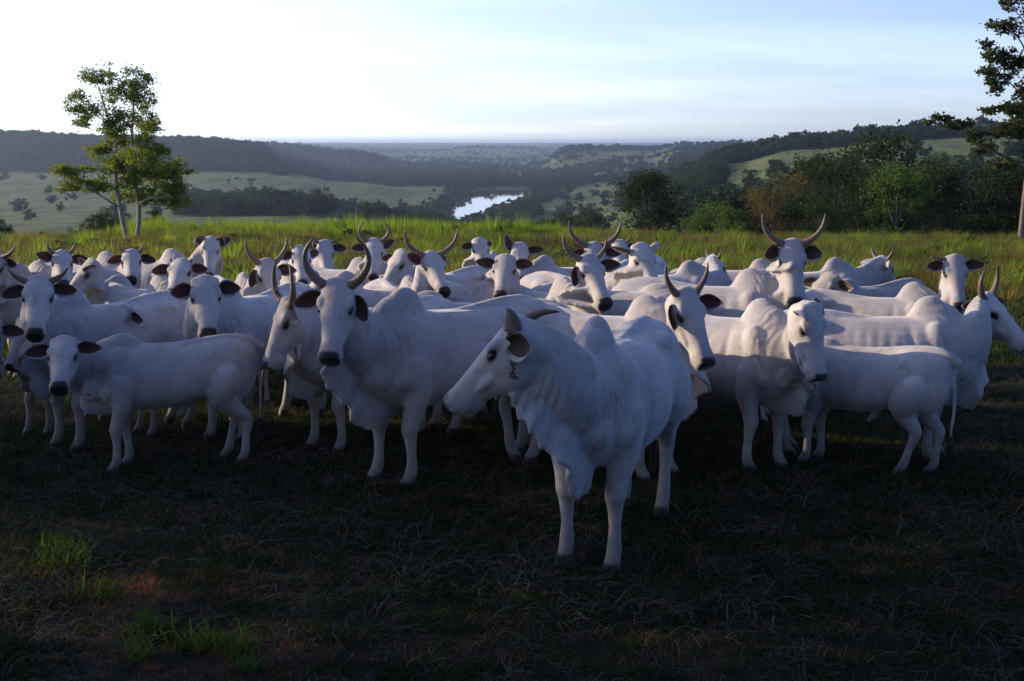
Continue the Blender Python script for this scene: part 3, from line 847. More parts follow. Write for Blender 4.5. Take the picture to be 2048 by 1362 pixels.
# ------------------------------------------------------------------ scattering (one object with geometry-node instances for what nobody could count)
def scatter_object(name, pts, rot, scl, pick, protos, label=None, cat=None):
    """protos: meshes; pick: index of the mesh for each point"""
    colp = bpy.data.collections.new(name + '_pieces')
    for k, pm in enumerate(protos):
        po = bpy.data.objects.new('%s_piece_%02d' % (name, k), pm); colp.objects.link(po)
    me = bpy.data.meshes.new(name)
    n = len(pts); me.vertices.add(n)
    me.vertices.foreach_set('co', np.asarray(pts, np.float32).ravel())
    a = me.attributes.new('rot', 'FLOAT_VECTOR', 'POINT'); a.data.foreach_set('vector', np.asarray(rot, np.float32).ravel())
    a = me.attributes.new('scl', 'FLOAT_VECTOR', 'POINT'); a.data.foreach_set('vector', np.asarray(scl, np.float32).ravel())
    a = me.attributes.new('pick', 'INT', 'POINT'); a.data.foreach_set('value', np.asarray(pick, np.int32))
    o = obj(name, me)
    ng = bpy.data.node_groups.new(name, 'GeometryNodeTree')
    ng.interface.new_socket('Geometry', in_out='INPUT', socket_type='NodeSocketGeometry')
    ng.interface.new_socket('Geometry', in_out='OUTPUT', socket_type='NodeSocketGeometry')
    N = ng.nodes; L = ng.links
    gi = N.new('NodeGroupInput'); go = N.new('NodeGroupOutput')
    ci = N.new('GeometryNodeCollectionInfo'); ci.inputs['Collection'].default_value = colp
    ci.inputs['Separate Children'].default_value = True; ci.inputs['Reset Children'].default_value = True
    ip = N.new('GeometryNodeInstanceOnPoints'); ip.inputs['Pick Instance'].default_value = True
    def na(nm, t):
        x = N.new('GeometryNodeInputNamedAttribute'); x.data_type = t; x.inputs['Name'].default_value = nm
        return [s for s in x.outputs if s.enabled][0]
    L.new(gi.outputs[0], ip.inputs['Points']); L.new(ci.outputs[0], ip.inputs['Instance'])
    L.new(na('pick', 'INT'), ip.inputs['Instance Index'])
    L.new(na('rot', 'FLOAT_VECTOR'), ip.inputs['Rotation']); L.new(na('scl', 'FLOAT_VECTOR'), ip.inputs['Scale'])
    L.new(ip.outputs[0], go.inputs[0])
    md = o.modifiers.new('scatter', 'NODES'); md.node_group = ng
    tag(o, label, cat, kind='stuff')
    return o

# ------------------------------------------------------------------ foliage
def leaf_quads(C, size, r, flat=.0, aspect=1.9):
    """one small rhomb leaf at every centre, random orientation"""
    n = len(C)
    d = r.normal(size=(n, 3)); d[:, 2] *= (1 - flat); d /= np.linalg.norm(d, axis=1)[:, None]
    e = r.normal(size=(n, 3)); e -= (e * d).sum(1)[:, None] * d; e /= np.linalg.norm(e, axis=1)[:, None]
    s = size * r.uniform(.6, 1.35, n)[:, None]
    return np.stack([C - d * s * .5, C + e * s * .5 / aspect + d * s * .05, C + d * s * .5, C - e * s * .5 / aspect + d * s * .05], 1)
def clump_points(center, rad, n, r, subs=9, hollow=.35):
    """leaves gathered in sub-clumps so that gaps stay open"""
    sc_ = r.normal(size=(subs, 3)); sc_ /= np.linalg.norm(sc_, axis=1)[:, None]; sc_ *= r.uniform(hollow, 1.0, subs)[:, None]
    k = r.integers(0, subs, n)
    p = sc_[k] + r.normal(size=(n, 3)) * (.24 if subs < 15 else .16)
    loose = r.uniform(size=n) < .15
    p[loose] = r.normal(size=(loose.sum(), 3)) * .45
    return np.asarray(center) + p * np.asarray(rad)
def crown_mesh(name, clumps, nleaf, size, m, r, flat=0., subs=9, aspect=1.9):
    Q, T = [], []
    vols = np.array([c[1][0] * c[1][1] * c[1][2] for c in clumps]) ** .75; vols /= vols.sum()
    for (c, rad), f in zip(clumps, vols):
        n = max(20, int(nleaf * f)); P = clump_points(c, rad, n, r, subs)
        Q.append(leaf_quads(P, size, r, flat, aspect)); T.append(np.clip(r.normal(.5, .2) + r.normal(0, .22, n), 0, 1))
    return quads_mesh(name, np.concatenate(Q), m, cols=np.concatenate(T))
def limbs_mesh(name, paths, m):
    B = Build()
    for P, R in paths: B.add(*tube(P, R, 8, 3, (0, 1, 0)))
    return make_mesh(name, B.verts(), B.f, m)

M_BARK_P = simple('pale_bark', (.27, .235, .185), .9, .4, 6, .2, .02)
M_BARK_M = simple('brown_bark', (.15, .125, .10), .9, .4, 6, .2, .02)
M_BARK_D = simple('dark_bark', (.09, .075, .06), .9, .4, 6, .2, .02)
M_LEAF_L = leaf_material('feathery_leaves', (.065, .105, .014), (.13, .18, .026), .45, (.28, .34, .04))
M_LEAF_D = leaf_material('dark_leaves', (.008, .016, .006), (.030, .046, .013), .2, (.06, .085, .018))
M_LEAF_B = leaf_material('bright_leaves', (.035, .075, .014), (.080, .135, .025), .3, (.13, .20, .03))
M_LEAF_O = leaf_material('olive_brown_leaves', (.040, .042, .016), (.130, .095, .036), .35, (.20, .16, .04))
M_LEAF_T = leaf_material('tall_tree_leaves', (.018, .030, .010), (.060, .070, .022), .3, (.10, .12, .03))
M_LEAF_F = leaf_material('far_wood_leaves', (.011, .024, .008), (.034, .058, .015), .12)

# far woods
def far_crown(seed, m, nl=420, sz=.11):
    r = np.random.default_rng(seed)
    cl = []
    for i in range(7):
        a = r.uniform(0, 2 * pi); q = r.uniform(0, .32)
        cl.append(((q * cos(a), q * sin(a), r.uniform(.32, .78)), (r.uniform(.14, .24), r.uniform(.14, .24), r.uniform(.11, .2))))
    cm = crown_mesh('far_crown', cl, nl, sz, m, r, .2, 7, 1.3)
    return cm
protos = [far_crown(100 + k, M_LEAF_F) for k in range(6)] + [far_crown(110 + k, M_LEAF_F, 2200, .050) for k in range(5)]
r = np.random.default_rng(5)
N_ = 900000
cu = r.uniform(-500, 2560, N_); cy = np.exp(r.uniform(np.log(230), np.log(6500), N_))
cx = (cu - 1024) / F_PX / 1.006 * cy
dens = forest_density(cx, cy)
# keep roughly even spacing on the ground: acceptance ~ area element
sp_ = np.where(cy < 1000, 6.5, np.where(cy < 2200, 8.0, 13.0 + (cy - 2200) * .006))
area = cy * cy / F_PX * (3060 * np.log(6500 / 230)) / N_
keep = r.uniform(size=N_) < dens * area / (sp_ ** 2)
cx, cy = cx[keep], cy[keep]; cz = height(cx, cy)
print('far crowns', len(cx))
n = len(cx)
hgt = r.uniform(6, 13, n) * np.where(cy > 3000, 1.3, 1)
hgt = np.where(fbm(cx, cy, 90, 77) > .12, hgt * 1.25, hgt)
rv_ = river(cx, cy); hgt = hgt * np.where((rv_ < 3.0) & (cy > 800) & (cy < 1560), .50, 1)
scl = np.column_stack([hgt * r.uniform(.85, 1.35, n), hgt * r.uniform(.85, 1.35, n), hgt * r.uniform(.85, 1.05, n)])
rot = np.column_stack([np.zeros(n), np.zeros(n), r.uniform(0, 6.28, n)])
scatter_object('valley_woods', np.column_stack([cx, cy, cz - hgt * .12]), rot, scl, np.where(cy < 800, r.integers(6, 11, n), r.integers(0, 6, n)), protos,
               'dark woods and scattered trees covering the valley sides and far ridges', 'woods')

# ------------------------------------------------------------------ trees that stand alone
def tree(name, base, trunk, crown, label, group=None, rotz=0, sc=1.0):
    e = bpy.data.objects.new(name, None); COL.objects.link(e)
    e.location = base; e.rotation_euler = (0, 0, rotz); e.scale = (sc,) * 3
    e.empty_display_size = .3
    tag(e, label, 'tree' if 'bush' not in name else 'bush', group)
    if trunk is not None: obj('trunk', trunk, e)
    obj('crown', crown, e)
    return e
def px_clumps(base_uv, D, lst, depth, r):
    k = D / F_PX
    return [(((u - base_uv[0]) * k, r.uniform(-depth, depth), (base_uv[1] - v) * k), (ru * k, .85 * max(ru, rv) * k, rv * k)) for u, v, ru, rv in lst]

# slender twin-stemmed tree on the left
r = np.random.default_rng(31)
D_ = 60.0; bu, bv = 262, 500; k_ = D_ / F_PX
cl = px_clumps((bu, bv), D_, [(203, 158, 30, 20), (182, 205, 20, 16), (285, 170, 32, 22), (300, 200, 24, 18), (246, 192, 26, 20), (205, 225, 30, 16), (262, 240, 28, 20), (188, 250, 18, 10), (285, 235, 24, 22),
    (250, 268, 26, 14), (310, 258, 22, 12), (235, 285, 30, 10), (205, 305, 28, 15), (165, 345, 36, 14), (192, 372, 34, 14), (155, 372, 20, 10), (235, 335, 24, 18), (262, 320, 24, 18), (305, 312, 36, 18), (340, 335, 34, 18),
    (320, 360, 34, 18), (350, 385, 30, 18), (355, 408, 24, 10), (300, 395, 26, 14), (262, 365, 26, 18), (240, 392, 22, 14), (285, 345, 24, 18), (330, 300, 22, 10), (290, 285, 18, 14), (220, 262, 16, 12)], 1.1, r)
def P3(u, v, dy=0.): return ((u - bu) * k_, dy, (bv - v) * k_)
stems = [([P3(262, 510), P3(246, 430), P3(238, 350), P3(240, 290), P3(222, 215), P3(205, 150)], [.13, .11, .085, .065, .04, .015]),
         ([P3(268, 510, .1), P3(278, 425, .3), P3(270, 340, .3), P3(272, 270, .2), P3(278, 200, .3), P3(288, 155, .2)], [.12, .10, .075, .055, .035, .012]),
         ([P3(242, 415), P3(205, 385, -.5), P3(160, 352, -.7)], [.055, .035, .015]), ([P3(276, 410, .3), P3(315, 395, -.4), P3(355, 400, -.5)], [.055, .04, .015]),
         ([P3(239, 360), P3(215, 330, .5), P3(200, 306, .6)], [.04, .025, .012]), ([P3(270, 350, .3), P3(305, 325, .7), P3(340, 318, .9)], [.045, .03, .012]),
         ([P3(272, 300, .2), P3(295, 270, 0), P3(312, 258, 0)], [.03, .02, .01]), ([P3(238, 300), P3(262, 250, -.3), P3(250, 195, -.4)], [.035, .022, .010]),
         ([P3(232, 255), P3(205, 225, .3), P3(184, 208, .3)], [.028, .018, .008]), ([P3(273, 260, .2), P3(290, 215, .3), P3(302, 195, .3)], [.025, .018, .008]),
         ([P3(270, 380, .3), P3(290, 360, .2), P3(325, 355, .4)], [.03, .02, .01]), ([P3(243, 390), P3(225, 375, .1), P3(192, 372, .3)], [.03, .02, .01])]
bp_ = at(bu, bv, D_)
tree('slender_tree', (bp_[0], D_, bp_[2]), limbs_mesh('trunk', stems, M_BARK_P), crown_mesh('crown', [(c, tuple(q * 1.3 for q in rd)) for c, rd in cl], 36000, .12, M_LEAF_L, r, .3, 24),
     'slender tree with two pale stems and airy sunlit crown left of the river')

# tall tree at the right edge
r = np.random.default_rng(32)
D_ = 58.0; bu, bv = 2040, 482; k_ = D_ / F_PX
cl = px_clumps((bu, bv), D_, [(2018, 20, 40, 26), (1985, 62, 26, 14), (2035, 70, 34, 22), (1975, 22, 16, 10), (1962, 95, 14, 9), (2000, 115, 26, 16), (2040, 130, 30, 24), (1968, 148, 22, 11), (2000, 165, 24, 14), (1972, 186, 16, 10), (2035, 190, 30, 20),
    (2010, 222, 30, 12), (1975, 225, 20, 10), (1945, 248, 16, 9), (1862, 240, 20, 9), (1895, 252, 22, 10), (1842, 249, 12, 5), (1925, 275, 24, 12), (1960, 265, 26, 14), (2000, 262, 28, 16), (2040, 250, 28, 20), (1985, 300, 24, 12), (2030, 310, 26, 18),
    (2085, 60, 50, 40), (2095, 150, 46, 40), (2080, 230, 44, 36), (2100, 300, 36, 26), (2030, -60, 70, 50), (2100, -40, 60, 60), (2060, -150, 60, 50), (1990, 330, 20, 14)], 2.0, r)
stems = [([P3(2040, 500), P3(2043, 420), P3(2047, 340), P3(2050, 240), P3(2044, 130), P3(2050, 0), P3(2055, -140)], [.15, .13, .12, .105, .085, .05, .02]),
         ([P3(2047, 345), P3(2000, 318, -.4), P3(1950, 298, -.6), P3(1905, 275, -.6), P3(1850, 250, -.6)], [.09, .07, .05, .03, .012]),
         ([P3(2049, 290), P3(2010, 262, .4), P3(1960, 252, .6)], [.06, .04, .015]), ([P3(2048, 220), P3(2015, 175, .5), P3(1972, 150, .5)], [.055, .035, .012]),
         ([P3(2045, 150), P3(2010, 95, -.5), P3(1975, 65, -.7)], [.05, .035, .012]), ([P3(2050, 230), P3(2080, 170, .3), P3(2105, 120, .5)], [.05, .035, .015]),
         ([P3(2047, 90), P3(2020, 40, .5), P3(1985, 15, .6)], [.04, .025, .01]), ([P3(2049, 320), P3(2080, 290, .3), P3(2110, 280, .5)], [.05, .035, .015])]
bp_ = at(bu, bv, D_)
tree('tall_tree', (bp_[0], D_, bp_[2]), limbs_mesh('trunk', stems, M_BARK_M), crown_mesh('crown', [(c, tuple(q * 1.2 for q in rd)) for c, rd in cl], 36000, .165, M_LEAF_T, r, .2, 18, 1.6),
     'tall tree at the right edge with a bare pale trunk and one long low branch')

# single trees and bushes round the rim of the pasture
def bushy(seed, H, Wd_, nleaf, size, m, ntop=16, base=.12, lo=0.0):
    r = np.random.default_rng(seed); cl = []
    for i in range(ntop):
        a = r.uniform(0, 2 * pi); t = r.uniform(base, .95); q = Wd_ * .5 * (1 - ((t - .45) / .75) ** 2) * r.uniform(.25, .95)
        s_ = r.uniform(.10, .19) * H
        cl.append(((q * cos(a), q * sin(a), t * H * .95), (s_ * 1.15, s_ * 1.15, s_ * .8)))
    cm = crown_mesh('crown', cl, nleaf, size, m, r, .15, 10, 1.6)
    paths = [([(0, 0, -.6), (.05, 0, H * .3), (-.05, .05, H * .6), (0, 0, H * .88)], [.035 * H / 2, .028 * H / 2, .018 * H / 2, .006])]
    for c, rad in cl[::2]:
        paths.append(([(0, 0, c[2] * .45), (c[0] * .5, c[1] * .5, c[2] * .75), (c[0], c[1], c[2])], [.012 * H, .008 * H, .003 * H]))
    return limbs_mesh('trunk', paths, M_BARK_D), cm
PB = {'narrow': [bushy(280, 7.0, 3.3, 12000, .14, M_LEAF_D, 22, .30)],
      'tall': [bushy(260 + i, 7.5, 6.2, 8000, .20, M_LEAF_D, 24, .60) for i in range(2)],
      'dark': [bushy(200 + i, 7.0, 6.5, 15000, .155, M_LEAF_D, 30) for i in range(3)],
      'brown': [bushy(220, 6.5, 4.5, 7000, .14, M_LEAF_O, 18)],
      'bright': [bushy(230 + i, 5.0, 4.6, 8000, .15, M_LEAF_B, 18, .08) for i in range(2)]}
def plant(u, v_base, v_top, D, kind, label, group=None, var=0, name='dark_tree'):
    """stand a tree so that its foot and top reach these rows at distance D"""
    p0 = at(u, v_base, D); h = (v_base - v_top) * D / F_PX
    H = {'narrow': 7.0, 'dark': 7.0, 'brown': 6.5, 'bright': 5.0}[kind] * .98
    g = h1(p0[0], D)
    z0 = min(p0[2], g + .3); h = at(u, v_top, D)[2] - z0
    t_, c_ = PB[kind][var % len(PB[kind])]
    return tree(name, (p0[0], D, z0), t_, c_, label, group, rotz=(u * 7.3) % 6.28, sc=max(h, .5) / H)
G1 = 'dark trees beyond the right side of the pasture'
plant(1300, 474, 322, 100, 'narrow', 'solitary round crowned tree standing against the valley, right of the river', None, 0)
plant(1285, 478, 448, 100, 'dark', 'low dark bush at the foot of the solitary round crowned tree', None, 1, 'dark_bush')
plant(1120, 462, 424, 105, 'dark', 'wide dark bush on the grass rim directly below the river bend', None, 2, 'dark_bush')
plant(1085, 462, 434, 108, 'dark', 'small dark bush touching the left side of the wide dark bush', None, 0, 'dark_bush')
plant(1440, 480, 405, 92, 'bright', 'bright green bush at the left foot of the dark trees', None, 0, 'green_bush')
plant(1400, 478, 432, 96, 'bright', 'lower light green shrub left of the bright green bush', None, 1, 'green_bush')
plant(1490, 482, 390, 98, 'dark', 'dark tree rising between the bright green bush and the brownish tree', G1, 1)
plant(1545, 485, 345, 92, 'brown', 'brownish thin crowned tree in front of the dark trees', None, 0, 'brown_tree')
plant(1600, 485, 320, 100, 'dark', 'broad green tree just right of the brownish thin tree', G1, 2)
plant(1665, 488, 300, 104, 'dark', 'dark tree second highest, left of the highest dark crown', G1, 0)
plant(1765, 488, 262, 108, 'dark', 'highest dark tree crown breaking the skyline at the right', G1, 1)
plant(1715, 486, 335, 88, 'dark', 'dark tree standing below and before the two highest dark crowns', G1, 2)
plant(1790, 484, 335, 84, 'bright', 'yellow green leaning tree lit among the dark trees', None, 1, 'green_tree')
plant(1840, 488, 318, 100, 'dark', 'dark tree right of the highest crown, under the meadow strip', G1, 0)
plant(1905, 488, 322, 98, 'dark', 'dark tree under the long low branch of the tall tree', G1, 2)
plant(1975, 490, 325, 96, 'dark', 'dark tree left of the tall tree\'s pale trunk', G1, 1)
plant(2045, 490, 318, 95, 'dark', 'dark tree directly behind the tall tree\'s pale trunk', G1, 0)
plant(2120, 490, 310, 95, 'dark', 'dark tree outside the right edge behind the tall tree', G1, 2)
plant(1875, 486, 395, 84, 'dark', 'low dark tree before the row, below the long low branch', G1, 1)
plant(1640, 486, 400, 84, 'dark', 'low dark tree right behind the tallest horned cow\'s horns', G1, 0)
plant(195, 470, 428, 78, 'dark', 'small dark tree left behind the slender twin stemmed tree', None, 1)
plant(225, 470, 408, 82, 'dark', 'dark bushy tree close behind the pale twin stems', None, 2)
plant(310, 468, 418, 80, 'dark', 'low dark bush right behind the pale twin stems', None, 0, 'dark_bush')
plant(5, 482, 438, 70, 'dark', 'small dark tree at the left edge above the grass', None, 1)
plant(85, 482, 462, 66, 'dark', 'tiny bush left of the slender tree, barely above the grass', None, 0, 'dark_bush')
# tree row outside the frame that throws the evening shade over the herd; those behind the viewer are added light blockers
G2 = 'trees outside the view that shade the herd'
for (x, y, sc_, kd, v_, lb) in SHADE:
    t_, c_ = PB[kd][v_]
    tree('dark_tree', (x, y, -0.045 * y - .3), t_, c_, lb, G2, rotz=x * 3.1 + y, sc=sc_)

# ------------------------------------------------------------------ grass
def blade_clump(seed, nb, hmin, hmax, spread, w, m, lean=.5, seg=3, name='blades', curl=0., radial=False):
    r = np.random.default_rng(seed); Q, T = [], []
    for i in range(nb):
        a = r.uniform(0, 2 * pi); rr_ = spread * sqrt(r.uniform()); b0 = np.array([rr_ * cos(a), rr_ * sin(a), -.02])
        h = r.uniform(hmin, hmax); az = r.uniform(0, 2 * pi) if not radial else a + r.normal() * .4; ln = r.uniform(.1, 1) * lean
        if radial: ln = lean * (.15 + .85 * rr_ / spread) * r.uniform(.7, 1.2); h *= 1.15 - .45 * (rr_ / spread) ** 2
        dd_ = np.array([cos(az), sin(az), 0]); sd = np.array([-sin(az + .5), cos(az + .5), 0]) * w * r.uniform(.7, 1.3)
        prev = b0; pw = 1.0; tn = r.uniform()
        for s_ in range(1, seg + 1):
            t = s_ / seg
            bend = ln * h * t ** 1.8; zc_ = h * (t - .35 * ln * t ** 2.5)
            p_ = b0 + dd_ * bend + np.array([0, 0, max(zc_, .0)])
            if curl: p_ = p_ + r.normal(size=3) * curl * h * np.array([1, 1, .5])
            w1 = 1 - .94 * t ** 1.5
            Q.append([prev - sd * pw, prev + sd * pw, p_ + sd * w1, p_ - sd * w1]); T.append(tn); prev = p_; pw = w1
    return quads_mesh(name, np.array(Q), m, cols=np.array(T))
def straw_clump(seed, nb, m):
    """dead stalks lying and arching over the sward"""
    r = np.random.default_rng(seed); Q, T = [], []
    for i in range(nb):
        p_ = np.array([*(r.normal(size=2) * .12), r.uniform(.0, .06)]); az = r.uniform(0, 2 * pi); el = r.uniform(-.1, 1.0)
        L_ = r.uniform(.12, .42); w = r.uniform(.0008, .0018); tn = r.uniform() ** 2; kz = r.normal() * .8; n_ = 6
        for s_ in range(n_):
            d = np.array([cos(az) * cos(el), sin(az) * cos(el), sin(el)])
            q = p_ + d * L_ / n_; q[2] = max(q[2], .015)
            sd = np.array([-sin(az), cos(az), .3]) * w
            Q.append([p_ - sd, p_ + sd, q + sd, q - sd]); T.append(tn); p_ = q; az += kz * .25; el -= r.uniform(.1, .45)
    return quads_mesh('straw', np.array(Q), m, cols=np.array(T))
M_GR_N = leaf_material('short_pasture_grass', (.007, .015, .005), (.022, .038, .010), .30, (.05, .09, .015), .6)
M_GR_R = leaf_material('dry_and_sunfleck_grass', (.11, .048, .022), (.42, .20, .085), .3, (.42, .17, .06), .7)
M_STRAW = leaf_material('dead_straw', (.012, .010, .008), (.21, .18, .135), .15, (.12, .09, .05), .6)
M_GR_G = leaf_material('fresh_green_grass', (.020, .046, .010), (.070, .125, .024), .35, (.12, .20, .02), .5)
M_GR_T = leaf_material('tall_sunny_grass', (.050, .105, .012), (.15, .235, .024), .5, (.34, .48, .035), .55)
M_GR_T2 = leaf_material('tall_olive_grass', (.026, .038, .010), (.105, .108, .026), .35, (.22, .21, .04), .6)

M_GR_Y = leaf_material('golden_rough_grass', (.06, .055, .016), (.20, .165, .045), .4, (.40, .32, .07), .6)
r = np.random.default_rng(77)
g_protos = [blade_clump(300 + i, 26, .04, .13, .10, .0035, M_GR_N, 1.0, 3) for i in range(4)] + [blade_clump(310 + i, 26, .04, .11, .10, .0022, M_GR_R, 1.3, 3, curl=.08) for i in range(2)] + [straw_clump(320 + i, 16, M_STRAW) for i in range(5)]
def fan(n, y0, y1, half, extra):
    y = np.sqrt(r.uniform(y0 ** 2, y1 ** 2, n)); x = r.uniform(-1, 1, n) * (half * y + extra)
    return x, y
x, y = fan(60000, 4.2, 17, .46, .8)
nn = fbm(x, y, 2.2, 60) ; n2 = fbm(x, y, .9, 61, 3)
red = 1.3 * np.exp(-((x + 1.48) ** 2 / .30 + (y - 5.62) ** 2 / .07)) + np.exp(-((x + 2.03) ** 2 / .08 + (y - 6.5) ** 2 / .12)) * 1.1  # warm light of two sun flecks put into reddish grass
kind = r.uniform(size=len(x))
pick = np.where(kind < .80, r.integers(0, 4, len(x)), np.where(kind < .80 + .07 + .4 * nn, r.integers(4, 6, len(x)), r.integers(6, 11, len(x))))
pick = np.where(r.uniform(size=len(x)) < red * .9, r.integers(4, 6, len(x)), pick)
z = height(x, y)
s0 = r.uniform(.35, .95, len(x)) * (1 + 1.1 * n2)
scatter_object('pasture_grass', np.column_stack([x, y, z]), np.column_stack([r.normal(0, .12, len(x)), r.normal(0, .12, len(x)), r.uniform(0, 6.28, len(x))]),
               np.column_stack([s0, s0, s0]), pick, g_protos, 'short trampled grass mixed with dead straw under the herd', 'grass')
# fresher tufts at the lower left
tuft_protos = [blade_clump(340 + i, 34, .07, .19, .09, .0062, M_GR_G, .9, 4) for i in range(3)]
TF = []
for (u, v, n_, su, sv) in ((140, 1105, 13, 26, 16), (110, 1125, 4, 20, 12), (290, 1262, 7, 24, 9), (440, 1295, 5, 36, 9), (500, 1330, 3, 20, 10), (275, 1300, 2, 12, 8), (215, 1180, 2, 20, 12)):
    for _ in range(n_):
        uu, vv = u + r.normal() * su, v + r.normal() * sv
        d_ = ray(uu, vv); t_ = CAM_Z / (-d_[2] - .045); TF.append((d_[0] * t_, t_, -.045 * t_))
TF = np.array(TF); n_ = len(TF)
TF[:, 2] = height(TF[:, 0], TF[:, 1])
s0 = r.uniform(.6, 1.2, n_)
scatter_object('fresh_grass', TF, np.column_stack([r.normal(0, .15, n_), r.normal(0, .15, n_), r.uniform(0, 6.28, n_)]), np.column_stack([s0, s0, s0]), r.integers(0, 3, n_), tuft_protos,
               'fresh bright green grass tufts in the sun flecks at the lower left', 'grass')
# mid distance short grass behind and below the herd
m_protos = [blade_clump(350 + i, 40, .06, .20, .28, .010, M_GR_T2, .9, 2) for i in range(4)] + [blade_clump(355 + i, 40, .06, .20, .28, .010, M_GR_N, .9, 2) for i in range(3)]
x, y = fan(26000, 16, 48, .50, 3); n_ = len(x); s0 = r.uniform(.7, 1.4, n_)
scatter_object('middle_grass', np.column_stack([x, y, height(x, y)]), np.column_stack([np.zeros(n_), np.zeros(n_), r.uniform(0, 6.28, n_)]), np.column_stack([s0, s0, s0 * (1 + .6 * fbm(x, y, 3, 8))]), r.integers(0, 7, n_), m_protos,
               'cropped sunny grass between the herd and the tall grass', 'grass')
# tall grass belt
weeds = [crown_mesh('weed', [((r.uniform(-.2, .2), r.uniform(-.2, .2), r.uniform(.15, .5)), (.28, .28, .22)) for _ in range(5)], 420, .085, (M_LEAF_B, M_LEAF_D)[i % 2], r, .2, 8, 1.5) for i in range(4)]
t_protos = [blade_clump(360 + i, 60, .45, 1.15, .42, .013, M_GR_T, .75, 3) for i in range(4)] + [blade_clump(370 + i, 60, .25, .75, .45, .014, M_GR_T2, 1.1, 3) for i in range(4)] + weeds
x, y = fan(26000, 27, 98, .52, 4); n_ = len(x)
nb_ = fbm(x, y, 9, 90, 4); nb2 = fbm(x, y, 3.4, 95, 3); nb3 = fbm(x, y, 1.5, 99, 2)
uu_ = col_of(x, y)
tallk = smooth01((y - 60 - 16 * nb_) / 8) * (1 - smooth01((uu_ - 1020) / 250)) * smooth01((uu_ - 120) / 160)
keep = r.uniform(size=n_) < np.clip(.12 + tallk, 0, 1)
x, y, nb_, nb2, nb3, uu_, tallk = [q[keep] for q in (x, y, nb_, nb2, nb3, uu_, tallk)]; n_ = len(x)
hs_ = .22 * (1 - tallk) + (.62 + .9 * nb3 + .9 * nb2) * tallk * (.45 + .55 * smooth01((nb3 + .5 * nb2 + .22) / .2))
hs_ = hs_ * (1 - .30 * smooth01((y - 72) / 14))
pk = np.where(r.uniform(size=n_) < np.clip(.15 + .75 * tallk, 0, 1), r.integers(0, 4, n_), r.integers(4, 8, n_))
s0 = r.uniform(.75, 1.25, n_)
wd = r.uniform(size=n_) < .10 + .25 * (nb3 < -.08)
pk = np.where(wd, r.integers(8, 12, n_), pk); hs_ = np.where(wd, np.maximum(hs_, .45), hs_)
scatter_object('tall_grass', np.column_stack([x, y, height(x, y)]), np.column_stack([r.normal(0, .06, n_), r.normal(0, .06, n_), r.uniform(0, 6.28, n_)]), np.column_stack([s0, s0, s0 * hs_ * 1.35]), pk, t_protos,
               'belt of tall sunlit green grass and clumps behind the herd', 'grass')

# rounded tussocks of rough grass, with dark gaps between them
tm = [blade_clump(400 + i, 170, .35, .75, .52, .013, (M_GR_T, M_GR_T2, M_GR_Y)[i % 3], 1.0, 3, radial=True) for i in range(6)]
N2 = 12500
x, y = fan(N2, 21, 92, .52, 4)
nb_ = fbm(x, y, 8, 190, 3); uu_ = col_of(x, y)
edge_ = 27 + 14 * nb_
kp = (y > edge_) & (r.uniform(size=len(x)) < .25 + .75 * smooth01((nb_ + .16) / .2)) & (y < 92 - 20 * smooth01((uu_ - 1050) / 450) - 18 * smooth01((330 - uu_) / 200))
x, y, uu_ = x[kp], y[kp], uu_[kp]; n_ = len(x)
s0 = r.uniform(.45, 1.0, n_) ** 1.2 * 1.35
hz_s = s0 * r.uniform(.55, 1.05, n_) * (1 - .35 * smooth01((y - 66) / 20))
scatter_object('rough_tussocks', np.column_stack([x, y, height(x, y) - .03]), np.column_stack([r.normal(0, .08, n_), r.normal(0, .08, n_), r.uniform(0, 6.28, n_)]), np.column_stack([s0, s0, hz_s]), r.integers(0, 6, n_), tm,
               'rough rounded grass tussocks behind the herd, sunny on their left sides', 'grass')
